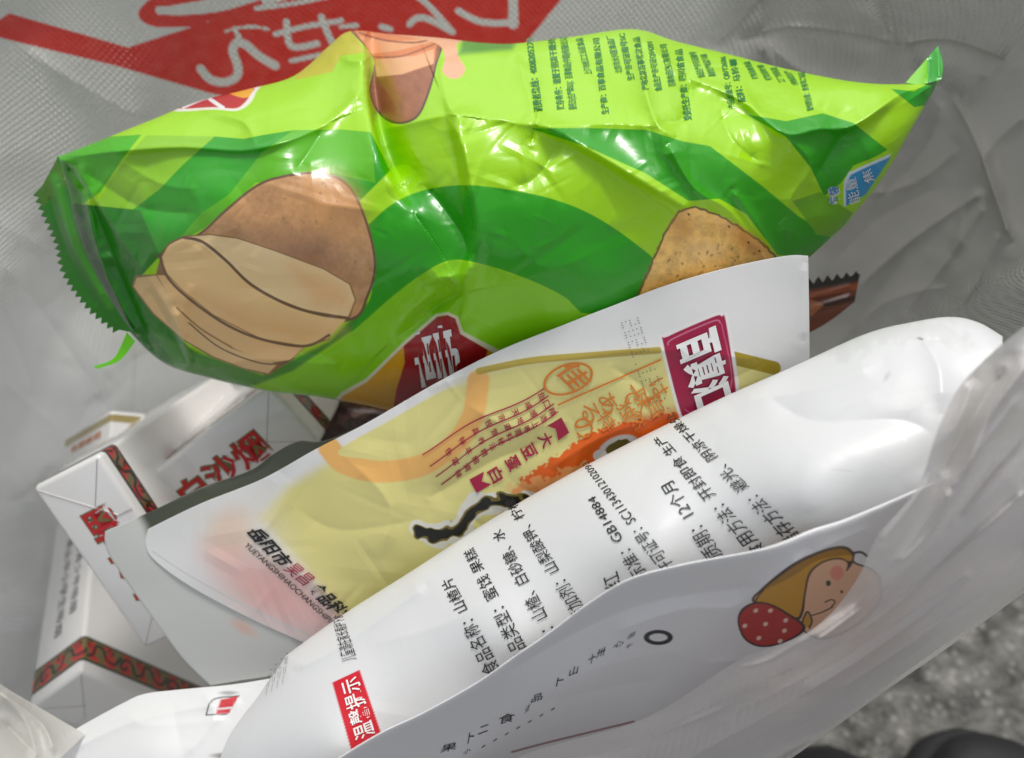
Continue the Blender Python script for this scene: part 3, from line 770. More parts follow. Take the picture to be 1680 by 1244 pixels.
chip_layers = [
    ('poly', [(540, 60), (480, 132), (545, 118), (560, 92), (600, 86), (575, 40)], (196, 190, 40)),
    ('poly', [(90, 250), (170, 225), (232, 221), (200, 262), (165, 315), (120, 345)], (74, 182, 0)),
    ('poly', [(352, 224), (400, 228), (430, 222), (480, 214), (560, 213), (608, 217), (640, 280), (590, 330), (520, 280), (420, 300), (330, 372), (250, 430), (120, 420), (110, 345), (215, 346), (262, 310), (300, 270)], DG),
    ('poly', [(430, 250), (480, 214), (560, 213), (608, 217), (616, 300), (520, 280), (420, 300), (335, 375), (285, 402), (330, 350), (375, 320)], MG),
    ('poly', [(215, 346), (262, 310), (300, 270), (352, 224), (240, 222), (205, 262), (168, 318), (150, 345)], (140, 200, 24)),
    ('poly', [(80, 330), (230, 345), (262, 420), (225, 460), (260, 520), (330, 590), (300, 640), (190, 560)], (28, 124, 0)),
    ('poly', [(250, 545), (330, 580), (430, 615), (470, 595), (540, 560), (600, 500), (640, 470), (575, 545), (480, 610), (400, 640), (300, 620)], (66, 144, 30), dict(feather=4)),
    ('poly', [(600, 385), (612, 362), (650, 331), (700, 311), (760, 304), (820, 309), (900, 325), (970, 352), (1040, 398), (1080, 440), (1060, 500), (955, 514), (930, 490), (870, 460), (800, 436), (740, 427), (690, 452), (640, 490), (575, 545), (610, 480)], DG, dict(smooth=1)),
    ('poly', [(400, 642), (480, 612), (560, 560), (640, 490), (690, 452), (740, 427), (800, 436), (870, 460), (930, 490), (960, 520), (900, 560), (800, 575), (757, 545), (748, 520), (715, 517), (660, 565), (560, 660)], LG),
    ('poly', [(870, 211), (960, 210), (1060, 213), (1120, 232), (1165, 240), (1250, 305), (1310, 355), (1365, 388), (1325, 425), (1275, 418), (1225, 352), (1180, 326), (1130, 330), (1060, 285), (960, 240)], (48, 164, 4)),
    ('poly', [(1225, 188), (1290, 199), (1350, 186), (1400, 202), (1456, 246), (1435, 258), (1400, 272), (1380, 300), (1352, 322), (1330, 275), (1290, 225)], (42, 160, 2)),
    ('poly', [(1462, 146), (1500, 150), (1540, 128), (1524, 172), (1500, 176)], (40, 165, 25)), ('poly', [(1300, 330), (1345, 315), (1400, 350), (1370, 390), (1340, 385)], (112, 180, 20)),
    ('poly', [(1384, 340), (1384, 300), (1392, 283), (1412, 274), (1462, 252), (1420, 320)], (214, 228, 232)), ('poly', [(1388, 338), (1388, 302), (1396, 287), (1414, 278), (1462, 257), (1420, 320)], (52, 152, 204)),
    # potato and slices
    ('poly', [(262, 425), (290, 402), (330, 380), (370, 343), (420, 303), (462, 288), (512, 282), (552, 289), (578, 310), (598, 350), (613, 400), (617, 442), (606, 484), (580, 525), (500, 520), (380, 450)], (110, 84, 60), dict(smooth=1)),
    ('poly', [(266, 425), (292, 405), (332, 383), (372, 347), (422, 307), (464, 292), (512, 286), (550, 293), (575, 313), (594, 352), (609, 401), (613, 442), (602, 482), (578, 521), (500, 516), (380, 448)], BRN, dict(smooth=1, mottle=.22, ms=16)),
    ('ellipse', (545, 335, 50, 40, .7), (214, 156, 96), dict(feather=30, a=.7)), ('ellipse', (500, 420, 70, 34, .4), (164, 110, 84), dict(feather=30, a=.5)),
    ('poly', [(262, 425), (275, 400), (300, 387), (345, 384), (390, 390), (450, 410), (530, 440), (575, 465), (585, 492), (574, 522), (552, 530), (540, 558), (500, 570), (478, 592), (440, 616), (400, 606), (350, 588), (300, 558), (250, 515), (216, 470), (222, 452), (256, 450)], (150, 112, 70)),
    ('poly', [(264, 426), (277, 402), (302, 389), (345, 386), (390, 392), (450, 412), (530, 442), (573, 467), (582, 492), (571, 520), (500, 508), (430, 480), (370, 440), (330, 402)], SL),
    ('poly', [(264, 426), (275, 404), (302, 391), (330, 402), (370, 432), (420, 472), (480, 504), (568, 524), (538, 556), (500, 567), (430, 556), (350, 516), (300, 476), (275, 450)], (252, 212, 146)),
    ('poly', [(258, 452), (275, 452), (300, 478), (350, 518), (430, 558), (498, 570), (478, 590), (440, 596), (380, 570), (300, 525)], TAN), ('poly', [(224, 456), (256, 452), (300, 520), (380, 572), (455, 598), (440, 613), (400, 604), (350, 585), (300, 556), (252, 514), (219, 470)], (240, 200, 140)),
    ('poly', [(300, 470), (420, 520), (560, 540), (500, 565), (400, 540)], (240, 180, 112), dict(feather=24, a=.6)), ('poly', [(480, 440), (560, 470), (574, 500), (520, 500)], (244, 178, 110), dict(feather=26, a=.6)),
    ('line', [(302, 390), (332, 397), (370, 427), (412, 467), (470, 499), (525, 516), (571, 522)], LN, dict(w=5)), ('line', [(264, 424), (275, 455), (310, 490), (370, 532), (430, 557), (500, 568), (540, 550)], LN, dict(w=4.5)),
    ('line', [(310, 530), (360, 570), (420, 594), (460, 597), (482, 588)], LN, dict(w=2.5)), ('line', [(262, 424), (277, 401), (302, 389)], LN, dict(w=3)), ('line', [(290, 505), (330, 540), (380, 570)], (170, 126, 78), dict(w=3)),
    # potato chip
    ('poly', [(1044, 488), (1068, 430), (1088, 385), (1112, 345), (1140, 338), (1182, 353), (1217, 373), (1252, 398), (1278, 425), (1300, 450), (1200, 520), (1040, 560)], (120, 92, 40), dict(rough=1.5)),
    ('poly', [(1048, 488), (1071, 431), (1091, 387), (1115, 348), (1140, 341), (1181, 356), (1215, 376), (1250, 401), (1275, 428), (1300, 455), (1200, 520), (1040, 560)], (255, 204, 112), dict(rough=1.5, mottle=.3, ms=11)),
    ('ellipse', (1225, 395, 40, 14, .6), (214, 140, 62), dict(feather=12, a=.6)), ('ellipse', (1120, 375, 20, 22, 0), (214, 150, 72), dict(feather=14, a=.6)), ('ellipse', (1160, 410, 34, 16, .3), (240, 196, 130), dict(feather=14, a=.6)),
    *SPECKS,
    # upper potato
    ('poly', [(570, 40), (640, 48), (722, 58), (716, 110), (702, 160), (684, 194), (652, 204), (622, 188), (606, 150), (612, 95)], (80, 50, 34), dict(smooth=1)),
    ('poly', [(572, 40), (640, 44), (719, 60), (713, 110), (699, 158), (682, 191), (652, 200), (624, 185), (609, 150), (614, 95)], (160, 98, 60), dict(smooth=1, mottle=.2)),
    ('poly', [(574, 40), (640, 44), (719, 60), (712, 105), (660, 122), (618, 126), (612, 92)], (226, 136, 84)), ('poly', [(590, 60), (650, 68), (712, 62), (706, 70), (650, 84), (610, 88)], (236, 170, 120)), ('poly', [(618, 126), (616, 98), (680, 92), (712, 80), (711, 104), (660, 122)], (238, 178, 128)),
    ('line', [(590, 54), (630, 66), (680, 70), (716, 62)], (140, 70, 44), dict(w=2.5)), ('line', [(612, 94), (660, 92), (714, 72)], (150, 84, 58), dict(w=2.5)),
    ('poly', [(590, 48), (700, 58), (765, 64), (750, 72), (752, 92), (763, 112), (756, 126), (740, 129), (726, 118), (730, 96), (722, 76), (690, 64)], (238, 176, 136), dict(smooth=1)),
    ('poly', [(760, 60), (850, 66), (840, 82), (752, 90)], (84, 150, 30), dict(feather=6)),
    # badges
    ('poly', [(284, 182), (320, 160), (350, 146), (424, 138), (420, 152), (410, 170), (388, 182), (350, 180)], (236, 232, 216), dict(smooth=1)), ('poly', [(294, 178), (330, 160), (352, 148), (414, 142), (410, 156), (402, 168), (386, 178), (350, 176)], (190, 28, 34), dict(smooth=1)),
    ('poly', [(374, 150), (414, 142), (409, 158), (395, 160)], (240, 170, 30), dict(smooth=1)), ('line', [(300, 177), (330, 164), (345, 160)], (240, 236, 236), dict(w=4)), ('line', [(345, 163), (358, 172), (366, 177)], (240, 236, 236), dict(w=6)),
    ('poly', [(540, 668), (560, 644), (600, 622), (660, 563), (715, 515), (735, 512), (752, 520), (760, 544), (830, 580), (760, 700), (560, 700)], (224, 222, 190)),
    ('poly', [(545, 672), (562, 650), (602, 627), (662, 568), (717, 520), (734, 517), (747, 523), (755, 548), (825, 588), (760, 700), (560, 700)], (216, 160, 20)),
    ('poly', [(662, 568), (717, 520), (734, 517), (747, 523), (755, 548), (800, 574), (770, 700), (640, 700), (650, 640), (664, 595)], (158, 22, 28)),
    ('poly', [(1390, 128), (1400, 133), (1412, 132), (1425, 136), (1440, 134), (1440, 128)], (226, 150, 110)),
]
chip_body = sheet('body', chip_edges, chip_s, (1000, 420), M['chip_film'], chip, thick=.045, base=LIME, layers=chip_layers)
# serrated end seals
def seal(edges, surf, n, teeth, amp, side, base, layers=()):
    g = coons(*edges, *n)
    nu, nv = n
    v = np.linspace(0, 1, nv)
    tri = np.abs(((v * teeth) % 1) - .5) * 2 * amp
    wgt = np.clip(1 - np.linspace(0, 1, nu) * 5, 0, 1)
    L = g[0, 1:] - g[0, :-1]
    L = np.vstack([L, L[-1:]])
    nrm = np.stack([-L[:, 1], L[:, 0]], 1) / np.linalg.norm(L, axis=1)[:, None] * side
    g = g + wgt[:, None, None] * (nrm * tri[:, None])[None]
    d = surf(g[..., 0], g[..., 1])
    c = paint(g[..., 0], g[..., 1], base, layers)
    return link('end_seal', grid_mesh('end_seal', P(g[..., 0], g[..., 1], d), P(g[..., 0], g[..., 1], d + .0004), c), M['chip_film'], chip)
ls = Surf([(92, 258, .2125), (60, 325, .216), (100, 410, .219), (145, 505, .222), (200, 560, .2235), (128, 390, .214), (165, 470, .2185), (215, 548, .2215), (112, 320, .2125)],
          [([(95, 300), (120, 400), (170, 490)], .0012, 5), ([(80, 320), (110, 410), (160, 505)], -.001, 5), ([(105, 290), (130, 380), (185, 490)], .001, 4)])
seal(([(62, 318), (92, 258)][::1], [(96, 256), (114, 320), (132, 390), (168, 470), (218, 546)], [(190, 540), (222, 546)], [(62, 318), (72, 345), (96, 400), (108, 448), (146, 502), (190, 540)]), ls, (40, 300), 22, 9, 1, (30, 122, 0),
     [('poly', [(92, 258), (60, 318), (70, 340), (112, 300)], (70, 120, 8)), ('line', [(90, 290), (125, 400), (180, 500)], (60, 150, 20), dict(w=14, feather=6))])
fs = Surf([(155, 600, .2265), (190, 590, .226), (220, 545, .2235), (205, 545, .224)])
seal(([(152, 600), (186, 588), (208, 545)], [(208, 545), (222, 560)], [(160, 604), (196, 592), (222, 560)], [(152, 600), (160, 604)]), fs, (60, 24), 2, 2, 1, (120, 225, 30))
rs = Surf([(1490, 132, .2065), (1520, 100, .209), (1538, 76, .211), (1546, 105, .207), (1544, 132, .2045), (1510, 138, .205)], [([(1525, 95), (1522, 135)], -.0012, 5), ([(1538, 80), (1541, 130)], .001, 4)])
seal(([(1486, 136), (1510, 139), (1545, 131)][::1], [(1539, 75), (1547, 104), (1545, 131)][::-1], [(1486, 136), (1539, 75)], [(1486, 136), (1486.5, 135)]), rs, (80, 40), 1, 0, 1, (120, 205, 16),
     [('poly', [(1522, 70), (1560, 70), (1560, 140), (1522, 140)], (40, 165, 30))])
# printing on the chip bag
pt = Print(chip_s)
cols = [(885, 184, '消费者热线：4008205220', 182, 62, 15), (921, 184, '贮存条件：请置于阴凉干燥处', 178, 62, 14), (943, 184, '委托方(生产商SU)：百事食品(中国)有限公司', 178, 60, 16), (966, 120, '上海市松江工业区食品', 120, 62, 13), (994, 187, '生产商：百事食品有限公司', 186, 62, 13), (1016, 120, '北京市大兴区食品厂', 118, 58, 13),
        (1036, 130, '生产许可证编号SC', 130, 54, 13), (1060, 146, '产地北京百事武汉食品', 146, 60, 13), (1082, 148, '食品生产许可证QS4201', 148, 68, 13), (1104, 142, '百事食品四川有限公司', 140, 72, 13), (1130, 196, '受委托生产商：四川省食品', 196, 80, 14), (1152, 128, '食品生产许可证编号', 126, 84, 13), (1170, 126, '具体生产地见包装', 124, 88, 13),
        (1202, 178, '产品标准号：QB/T2686', 176, 92, 13), (1218, 168, '配料：马铃薯', 166, 96, 13), (1240, 130, '植物油食用盐', 128, 100, 12), (1262, 132, '味精白砂糖香', 130, 106, 12), (1284, 136, '工厂代码见', 134, 110, 12), (1306, 140, '5号食品生产', 138, 116, 12), (1330, 182, '致敏原信息：含有乳制品', 180, 118, 12)]
for x0, y0, s, a, b, wd in cols:
    pt.text(s, (x0 + 6, a), (x0 - 10, b), (-wd, 2), (-wd * .95, 1), k=-.12, bold=.018)
pt.build('printed_text', M['green_ink'], chip_body)
Print(chip_s).text('事', (758, 622), (747, 528), (-72, 18), bold=.02).text('乐', (705, 700), (698, 640), (-40, 14), bold=.03).build('badge_text', M['white_ink'], chip_body)
Print(chip_s).text('能量', (1412, 331), (1404, 290), (-18, 6)).text('焦', (1436, 297), (1428, 276), (-16, 6)).build('label_text', M['white_ink'], chip_body)
Print(chip_s).text('每袋', (1381, 334), (1378, 304), (-21, 3), bold=.06).build('label_text', M['white_ink'], chip_body)
Print(chip_s, .0006).text('每袋', (1379.5, 333), (1376.5, 305), (-18, 3), bold=.012).build('label_text', M['blue_ink'], chip_body)

# ------------------------------------------------------------------ grey pouch with yellow panel
tofu = thing('snack_pouch', 'grey white pouch with yellow panel, orange splash and crimson badge, leaning against the chip bag', 'snack pouch', P(800, 900, .215))
top_t = [(243, 868), (330, 826), (430, 786), (520, 736), (600, 695), (720, 626), (820, 575), (920, 535), (1010, 500), (1100, 466), (1200, 438), (1290, 420), (1326, 420)]
tofu_edges = (top_t, [(1326, 420), (1328, 600), (1322, 760)], [(560, 1080), (800, 1020), (1100, 920), (1322, 760)], [(243, 868), (239, 892), (254, 920), (320, 967), (430, 1024), (560, 1080)])
tofu_pts = [(243, 868, .2135), (430, 786, .2085), (600, 695, .203), (720, 626, .200), (1010, 500, .192), (1200, 438, .189), (1326, 420, .188), (254, 920, .2140), (350, 930, .2115), (430, 1024, .2130), (560, 1080, .2135), (600, 900, .2055), (560, 820, .205),
            (850, 720, .1985), (1100, 600, .1925), (1322, 760, .198), (900, 990, .209), (1200, 560, .190), (800, 860, .204), (1100, 760, .198), (1326, 560, .192)]
tofu_cr = [([(700, 640), (800, 606), (950, 586), (1080, 575), (1240, 590)], .0008, 14), ([(560, 745), (640, 830), (620, 920)], .0016, 30), ([(760, 660), (840, 700), (940, 690)], .0012, 20), ([(700, 820), (800, 760), (900, 720)], -.0016, 18), ([(480, 830), (560, 870), (700, 850)], -.001, 30),
           ([(900, 770), (980, 720), (1060, 690)], .0012, 16), ([(1000, 600), (1060, 640), (1080, 690)], -.001, 16), ([(1320, 430), (1318, 560)], .0006, 10), ([(420, 900), (520, 960), (560, 1000)], .001, 22)]
tofu_s = Surf(tofu_pts, tofu_cr, noise=[lambda x, y: -facets(x, y, 31, 90, 55, (320, 580, 1300, 1050)) * .0014, lambda x, y: (vnoise(x / 120, y / 120, 7) - .5) * .002])
YEL = (222, 214, 138)
tofu_layers = [
    ('poly', [(425, 850), (470, 800), (560, 745), (690, 668), (790, 607), (870, 590), (960, 583), (1080, 574), (1210, 585), (1270, 604), (1260, 660), (1240, 760), (1000, 1000), (600, 1080), (520, 960)], YEL, dict(feather=14)),
    ('poly', [(330, 850), (440, 810), (520, 1000), (400, 990)], (222, 214, 196), dict(feather=40, a=.5)),
    ('ellipse', (375, 880, 34, 46, .5), (226, 196, 172), dict(feather=20, a=.7)), ('ellipse', (450, 975, 92, 42, .55), (226, 168, 160), dict(feather=40, a=.85)), ('ellipse', (480, 990, 120, 20, .55), (230, 180, 176), dict(feather=26, a=.6)),
    ('line', [(540, 735), (565, 760), (620, 774), (690, 764), (745, 730), (775, 685), (783, 640), (785, 625)], (236, 182, 104), dict(w=36, feather=3)),
    ('poly', [(555, 740), (640, 690), (730, 640), (757, 640), (752, 680), (720, 720), (670, 745), (600, 752)], (224, 216, 140), dict(feather=2, smooth=1)),
    ('line', [(786, 609), (870, 592), (960, 584), (1080, 575)], (180, 160, 70), dict(w=11)), ('line', [(1205, 588), (1270, 604)], (160, 140, 30), dict(w=22)),
    ('poly', [(815, 840), (850, 790), (930, 738), (960, 712), (1010, 698), (1110, 676), (1200, 680), (1120, 800), (900, 880)], (226, 98, 18), dict(rough=5, rs=5, feather=1.5)),
    ('poly', [(815, 850), (830, 800), (900, 780), (960, 760), (1000, 790), (900, 860)], (232, 190, 120), dict(rough=9, rs=6, feather=1.5, a=.55)), ('ellipse', (1060, 690, 60, 10, -.3), (198, 76, 14), dict(feather=8, a=.6)),
    ('line', [(690, 872), (716, 880), (752, 866), (774, 840), (806, 822), (860, 826)], (222, 222, 210), dict(w=38, rough=7, rs=16)), ('line', [(692, 872), (716, 878), (752, 866), (774, 840), (806, 824), (860, 826)], (120, 104, 40), dict(w=24, rough=6, rs=12)), ('line', [(694, 872), (716, 877), (752, 866), (775, 839), (806, 826), (860, 826)], (24, 24, 20), dict(w=18, rough=7, rs=12)),
    ('ellipse', (1015, 738, 36, 22, -.4), (214, 214, 206), dict(feather=2)), ('ellipse', (1016, 738, 28, 16, -.4), (96, 88, 34), dict(rough=3)), ('ellipse', (985, 748, 12, 10, 0), (214, 214, 206), {}),
    ('poly', [(1083, 560), (1092, 548), (1170, 515), (1186, 514), (1196, 524), (1213, 640), (1206, 652), (1140, 690), (1124, 690), (1112, 678)], (232, 228, 226), dict(smooth=1)),
    ('poly', [(1088, 563), (1096, 552), (1170, 520), (1184, 519), (1191, 528), (1207, 638), (1201, 648), (1138, 684), (1126, 684), (1116, 674)], (160, 24, 66), dict(smooth=1)),
    ('line', [(1096, 566), (1104, 556), (1170, 527), (1182, 530)], (206, 120, 150), dict(w=2)), ('line', [(1184, 532), (1199, 636), (1140, 674), (1124, 672)], (196, 90, 124), dict(w=2)),
    ('line', [(250, 905), (320, 950), (430, 1008), (560, 1066)], (206, 206, 204), dict(w=2.5)),
]
tofu_front = sheet('front_panel', tofu_edges, tofu_s, (900, 380), M['pouch_matt'], tofu, thick=.012, base=(224, 224, 222), layers=tofu_layers)
seam = [(262, 925), (330, 972), (430, 1028), (540, 1075), (172, 872), (215, 965), (262, 1030), (345, 1125), (450, 1110)]
tb_s = Surf([(a, b, float(tofu_s.t(a, b)) + .0007 + (.0008 if a < 230 or b > 1100 else 0)) for a, b in seam] + [(330, 800, .2155), (450, 745, .2135), (545, 720, .2115), (900, 560, .206), (1326, 440, .196), (700, 1060, .217), (1320, 800, .214), (700, 760, .214)],
            [([(330, 800), (420, 775), (455, 742)], -.001, 12)])
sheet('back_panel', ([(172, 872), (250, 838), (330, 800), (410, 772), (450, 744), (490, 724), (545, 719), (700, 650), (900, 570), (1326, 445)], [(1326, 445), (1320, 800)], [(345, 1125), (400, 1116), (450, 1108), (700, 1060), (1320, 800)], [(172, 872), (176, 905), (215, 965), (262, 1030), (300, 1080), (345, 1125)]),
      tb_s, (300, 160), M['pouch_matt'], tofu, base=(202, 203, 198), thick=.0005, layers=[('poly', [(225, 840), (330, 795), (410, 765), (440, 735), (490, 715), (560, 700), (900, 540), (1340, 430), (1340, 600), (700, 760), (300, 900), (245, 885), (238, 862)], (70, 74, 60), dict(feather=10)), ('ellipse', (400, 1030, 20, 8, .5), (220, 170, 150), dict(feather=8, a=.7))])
q = Print(tofu_s)
q.text('岳阳市', (401, 873), (458, 931), (27, -9), bold=.03).text('食品科技', (500, 968), (562, 1025), (27, -13), bold=.03).text('YUEYANGSHIHAOCHANGSHIPINKEJI', (397, 897), (560, 1045), (10, -7), bold=.005)
q.build('printed_text', M['black_ink'], tofu_front)
Print(tofu_s).text('昊昌', (463, 935), (497, 962), (22, -13)).build('company_name', M['crimson_ink'], tofu_front)
q = Print(tofu_s)
for j, (A, B) in enumerate((((896, 633), (693, 742)), ((900, 647), (705, 761)), ((909, 660), (715, 778)), ((916, 673), (724, 791)))):
    A, B = np.array(A, float), np.array(B, float)
    t = np.linspace(0, 1, 24)
    c = A + (B - A) * t[:, None] + np.stack([np.zeros(24), 5 * np.sin(t * 7 + .5)], 1)
    p = np.vstack([c + (0, -1.2), c + (0, 1.2)])
    q.shape(p, [(i, i + 1, i + 25, i + 24) for i in range(23)])
rows = ['甜咸天宗独具特色', '口感地道营养丰富', '精选上等原料秘法精细调味']
for j, r in enumerate(rows):
    A, B = np.array((892 + j * 8, 640 + j * 13), float), np.array((718 + j * 11, 744 + j * 17), float)
    for i, ch in enumerate(r):
        t = (i + .2) / len(r)
        c = A + (B - A) * t + (0, 5 * math.sin(t * 7 + .5))
        q.text(ch, c + (-6, 2), c + (-1, 13), (9.5, -5.5), bold=.01)
for i, ch in enumerate('大豆蛋白'):
    c = np.array((895, 722), float) + np.array((-27.3, 19)) * i
    A = c - (15, 4)
    q.text(ch, A, A + (11, 20), (20, -12), bold=.02)
q.shape(np.array([(898, 699), (921, 685), (934, 710), (916, 723), (912, 704)], float), [(0, 1, 4), (1, 2, 3, 4)])
q.shape(np.array([(770, 787), (782, 809), (806, 795), (790, 790), (794, 774)], float), [(0, 1, 3), (1, 2, 3), (0, 3, 4)])
q.build('printed_text', M['crimson_ink'], tofu_front)
q = Print(tofu_s)
for ch, c, s in (('で', (1028, 648), 1.2), ('あ', (992, 660), 1.3), ('る', (962, 675), 1.3), ('の', (951, 700), 1.4), ('味', (1048, 653), 1.25), ('独', (1022, 672), 1.25), ('特', (989, 690), 1.25), ('は', (1076, 636), 1.2), ('自', (1070, 664), 1.25), ('然', (1040, 687), 1.2)):
    c = np.array(c, float)
    q.text(ch, c + (-10 * s, -4), c + (2, 18 * s), (18 * s, -12 * s))
q.text('佳', (908, 612), (940, 644), (34, -22), bold=.012)
a = np.linspace(0, 2 * math.pi, 49)[:-1]
ring = lambda rx, ry: np.stack([932 + rx * np.cos(a) * .9 + ry * np.sin(a) * .35, 622 - rx * np.cos(a) * .35 + ry * np.sin(a) * .75], 1)
q.shape(np.vstack([ring(44, 30), ring(40, 26)]), [(i, (i + 1) % 48, 48 + (i + 1) % 48, 48 + i) for i in range(48)])
t = np.linspace(0, 1, 12)[:, None]
c = np.array((915, 665)) + (np.array((1085, 590)) - np.array((915, 665))) * t
q.shape(np.vstack([c + (0, -1.5), c + (0, 1.5)]), [(i, i + 1, i + 13, i + 12) for i in range(11)])
q.build('printed_text', M['orange_ink'], tofu_front)
q = Print(tofu_s, .0005)
q.text('百', (1108, 562), (1118, 602), (66, -28), bold=.045).text('真', (1120, 602), (1130, 640), (66, -28), bold=.045).text('汇', (1132, 640), (1142, 676), (62, -28), bold=.045)
q.build('badge_text', M['white_ink'], tofu_front)
# dotted date stamp
q = Print(tofu_s)
rng = np.random.default_rng(4)
def dots(body, A, B, up, n=7):
    pat = {'2': ['111', '001', '111', '100', '111'], '0': ['111', '101', '101', '101', '111'], '1': ['010', '110', '010', '010', '111'], '3': ['111', '001', '111', '001', '111'], '.': ['000', '000', '000', '000', '010']}
    A, B, up = np.array(A, float), np.array(B, float), np.array(up, float)
    for i, ch in enumerate(body):
        for r in range(5):
            for cc in range(3):
                if pat[ch][r][cc] == '1':
                    p = A + (B - A) * ((i * 4 + cc) / (len(body) * 4)) + up * (1 - r / 4)
                    h = 1.3
                    q.shape(p + np.array([(-h, 0), (0, -h), (h, 0), (0, h)]), [(0, 1, 2, 3)])
dots('2021.12.11', (1020, 530), (1074, 690), (26, -8))
q.build('date_stamp', M['grey_ink'], tofu_front)

# ------------------------------------------------------------------ white pouch with the ingredients
haw = thing('dried_fruit_pouch', 'white pouch with black ingredient lines and a red warning label, lying across the middle front', 'snack pouch', P(900, 1000, .2))
haw_top = [(470, 1075), (560, 1010), (680, 934), (800, 856), (920, 786), (1050, 718), (1180, 655), (1300, 602), (1420, 548), (1500, 528), (1560, 520), (1605, 529), (1645, 552)]
haw_edges = (haw_top, [(1645, 552), (1640, 700), (1580, 880)], [(340, 1330), (640, 1260), (880, 1105), (1090, 980), (1340, 910), (1580, 862)], [(470, 1075), (425, 1140), (370, 1220), (340, 1330)])
haw_ol = np.vstack([resample(haw_edges[0], 80), [(1720, 600), (1720, 1400), (250, 1400), (340, 1330)], resample(haw_edges[3], 20)[::-1][1:-1]])
haw_pts = [(470, 1075, .201), (560, 1010, .200), (800, 856, .194), (1050, 718, .188), (1300, 602, .180), (1500, 528, .174), (1560, 520, .172), (1645, 552, .164), (850, 960, .180), (620, 1090, .188), (1150, 790, .172), (1400, 680, .163), (560, 1225, .181), (847, 1064, .175), (1080, 930, .168), (880, 1112, .184), (1100, 985, .178), (640, 1262, .188),
           (1340, 850, .160), (1340, 902, .170), (1580, 862, .165), (1510, 790, .156), (340, 1330, .198), (1560, 640, .160), (425, 1140, .200), (500, 1180, .188)]
haw_cr = [([(1250, 640), (1330, 690), (1480, 690), (1540, 720)], -.0016, 40), ([(1190, 660), (1330, 640), (1450, 590)], .0012, 26), ([(1180, 700), (1160, 800)], -.0008, 40), ([(1500, 540), (1540, 600), (1545, 680)], .0014, 24), ([(1420, 560), (1560, 560)], -.0008, 14),
          ([(600, 1060), (760, 1010), (900, 900)], .0008, 40), ([(480, 1100), (560, 1060), (700, 960)], .0010, 12), ([(1000, 800), (1080, 870)], -.0006, 40)]
haw_s = Surf(haw_pts, haw_cr, haw_ol, .005, 34, [lambda x, y: (vnoise(x / 170, y / 170, 17) - .5) * .0028, lambda x, y: -facets(x, y, 35, 34, 70, (450, 560, 1600, 1200)) * .0010])
haw_front = sheet('pouch_body', haw_edges, haw_s, (520, 240), M['pouch_matt'], haw, thick=.014, base=(220, 221, 221),
      layers=[('poly', [(545, 1120), (590, 1099), (626, 1205), (576, 1230)], (208, 22, 42)), ('line', [(1380, 575), (1450, 548), (1520, 545), (1580, 560)], (190, 186, 184), dict(w=30, rough=14, rs=9, feather=10, a=.22)),
              ('line', [(1495, 552), (1512, 557)], (110, 100, 98), dict(w=3, rough=2, a=.6)), ('ellipse', (1455, 618, 8, 3, -1), (150, 144, 144), dict(feather=3, a=.4)), ('line', [(1365, 770), (1400, 774)], (190, 190, 190), dict(w=2, a=.5))])
q = Print(haw_s)
q.clip = poly_smooth([(500, 1282), (560, 1240), (627, 1200), (695, 1168), (779, 1121), (847, 1074), (897, 1040), (965, 989), (1032, 949), (1120, 925), (1252, 899), (1333, 868), (1390, 850), (1510, 800)], 8) + (0, 12)
hl = [('食品名称：山楂片', (823, 1099), (741, 946), (-28, 14), (-19, 9), .06), ('产品类型：蜜饯 果糕', (877, 1084), (777, 897), (-28, 14), (-18, 9), .1), ('配料：山楂、白砂糖、水', (934, 1072), (823, 866), (-28, 14), (-18, 9), .1), ('食品添加剂：山梨酸钾、柠檬', (998, 1054), (842, 816), (-28, 14), (-16, 8), .14),
      ('胭脂红', (1036, 1006), (1014, 936), (-27, 14), (-27, 14), 0), ('产品标准：GB14884', (1098, 992), (977, 812), (-28, 14), (-16, 8), .12), ('生产许可证号：SC11343012102093', (1142, 968), (966, 756), (-28, 15), (-13, 7), .32), ('保质期：12个月', (1203, 932), (1104, 787), (-28, 15), (-21, 12), .06),
      ('食用方法：开封即食 生产', (1264, 906), (1085, 712), (-28, 16), (-15, 9), .16), ('储存方法：避光、阴凉干燥处', (1326, 888), (1103, 676), (-27, 16), (-14, 8), .16)]
for s, A, B, u0, u1, k in hl:
    q.text(s, A, B, u0, u1, k=k)
q.build('printed_text', M['black_ink'], haw_front)
Print(haw_s).text('儿童请在家长看护下食', (586, 1080), (562, 1008), (-26, 8), (-18, 4), k=.25).build('warning_text', M['black_ink'], haw_front)
Print(haw_s).text('温馨提示', (617, 1203), (587, 1108), (-34, 14), (-30, 12), bold=.01).build('label_text', M['white_ink'], haw_front)
q = Print(haw_s)
for i in range(4):
    q.text('一二三1', (438 + i * 9, 1140 - i * 6), (446 + i * 9, 1098 - i * 9), (-4, 1))
q.build('printed_text', M['grey_ink'], haw_front)

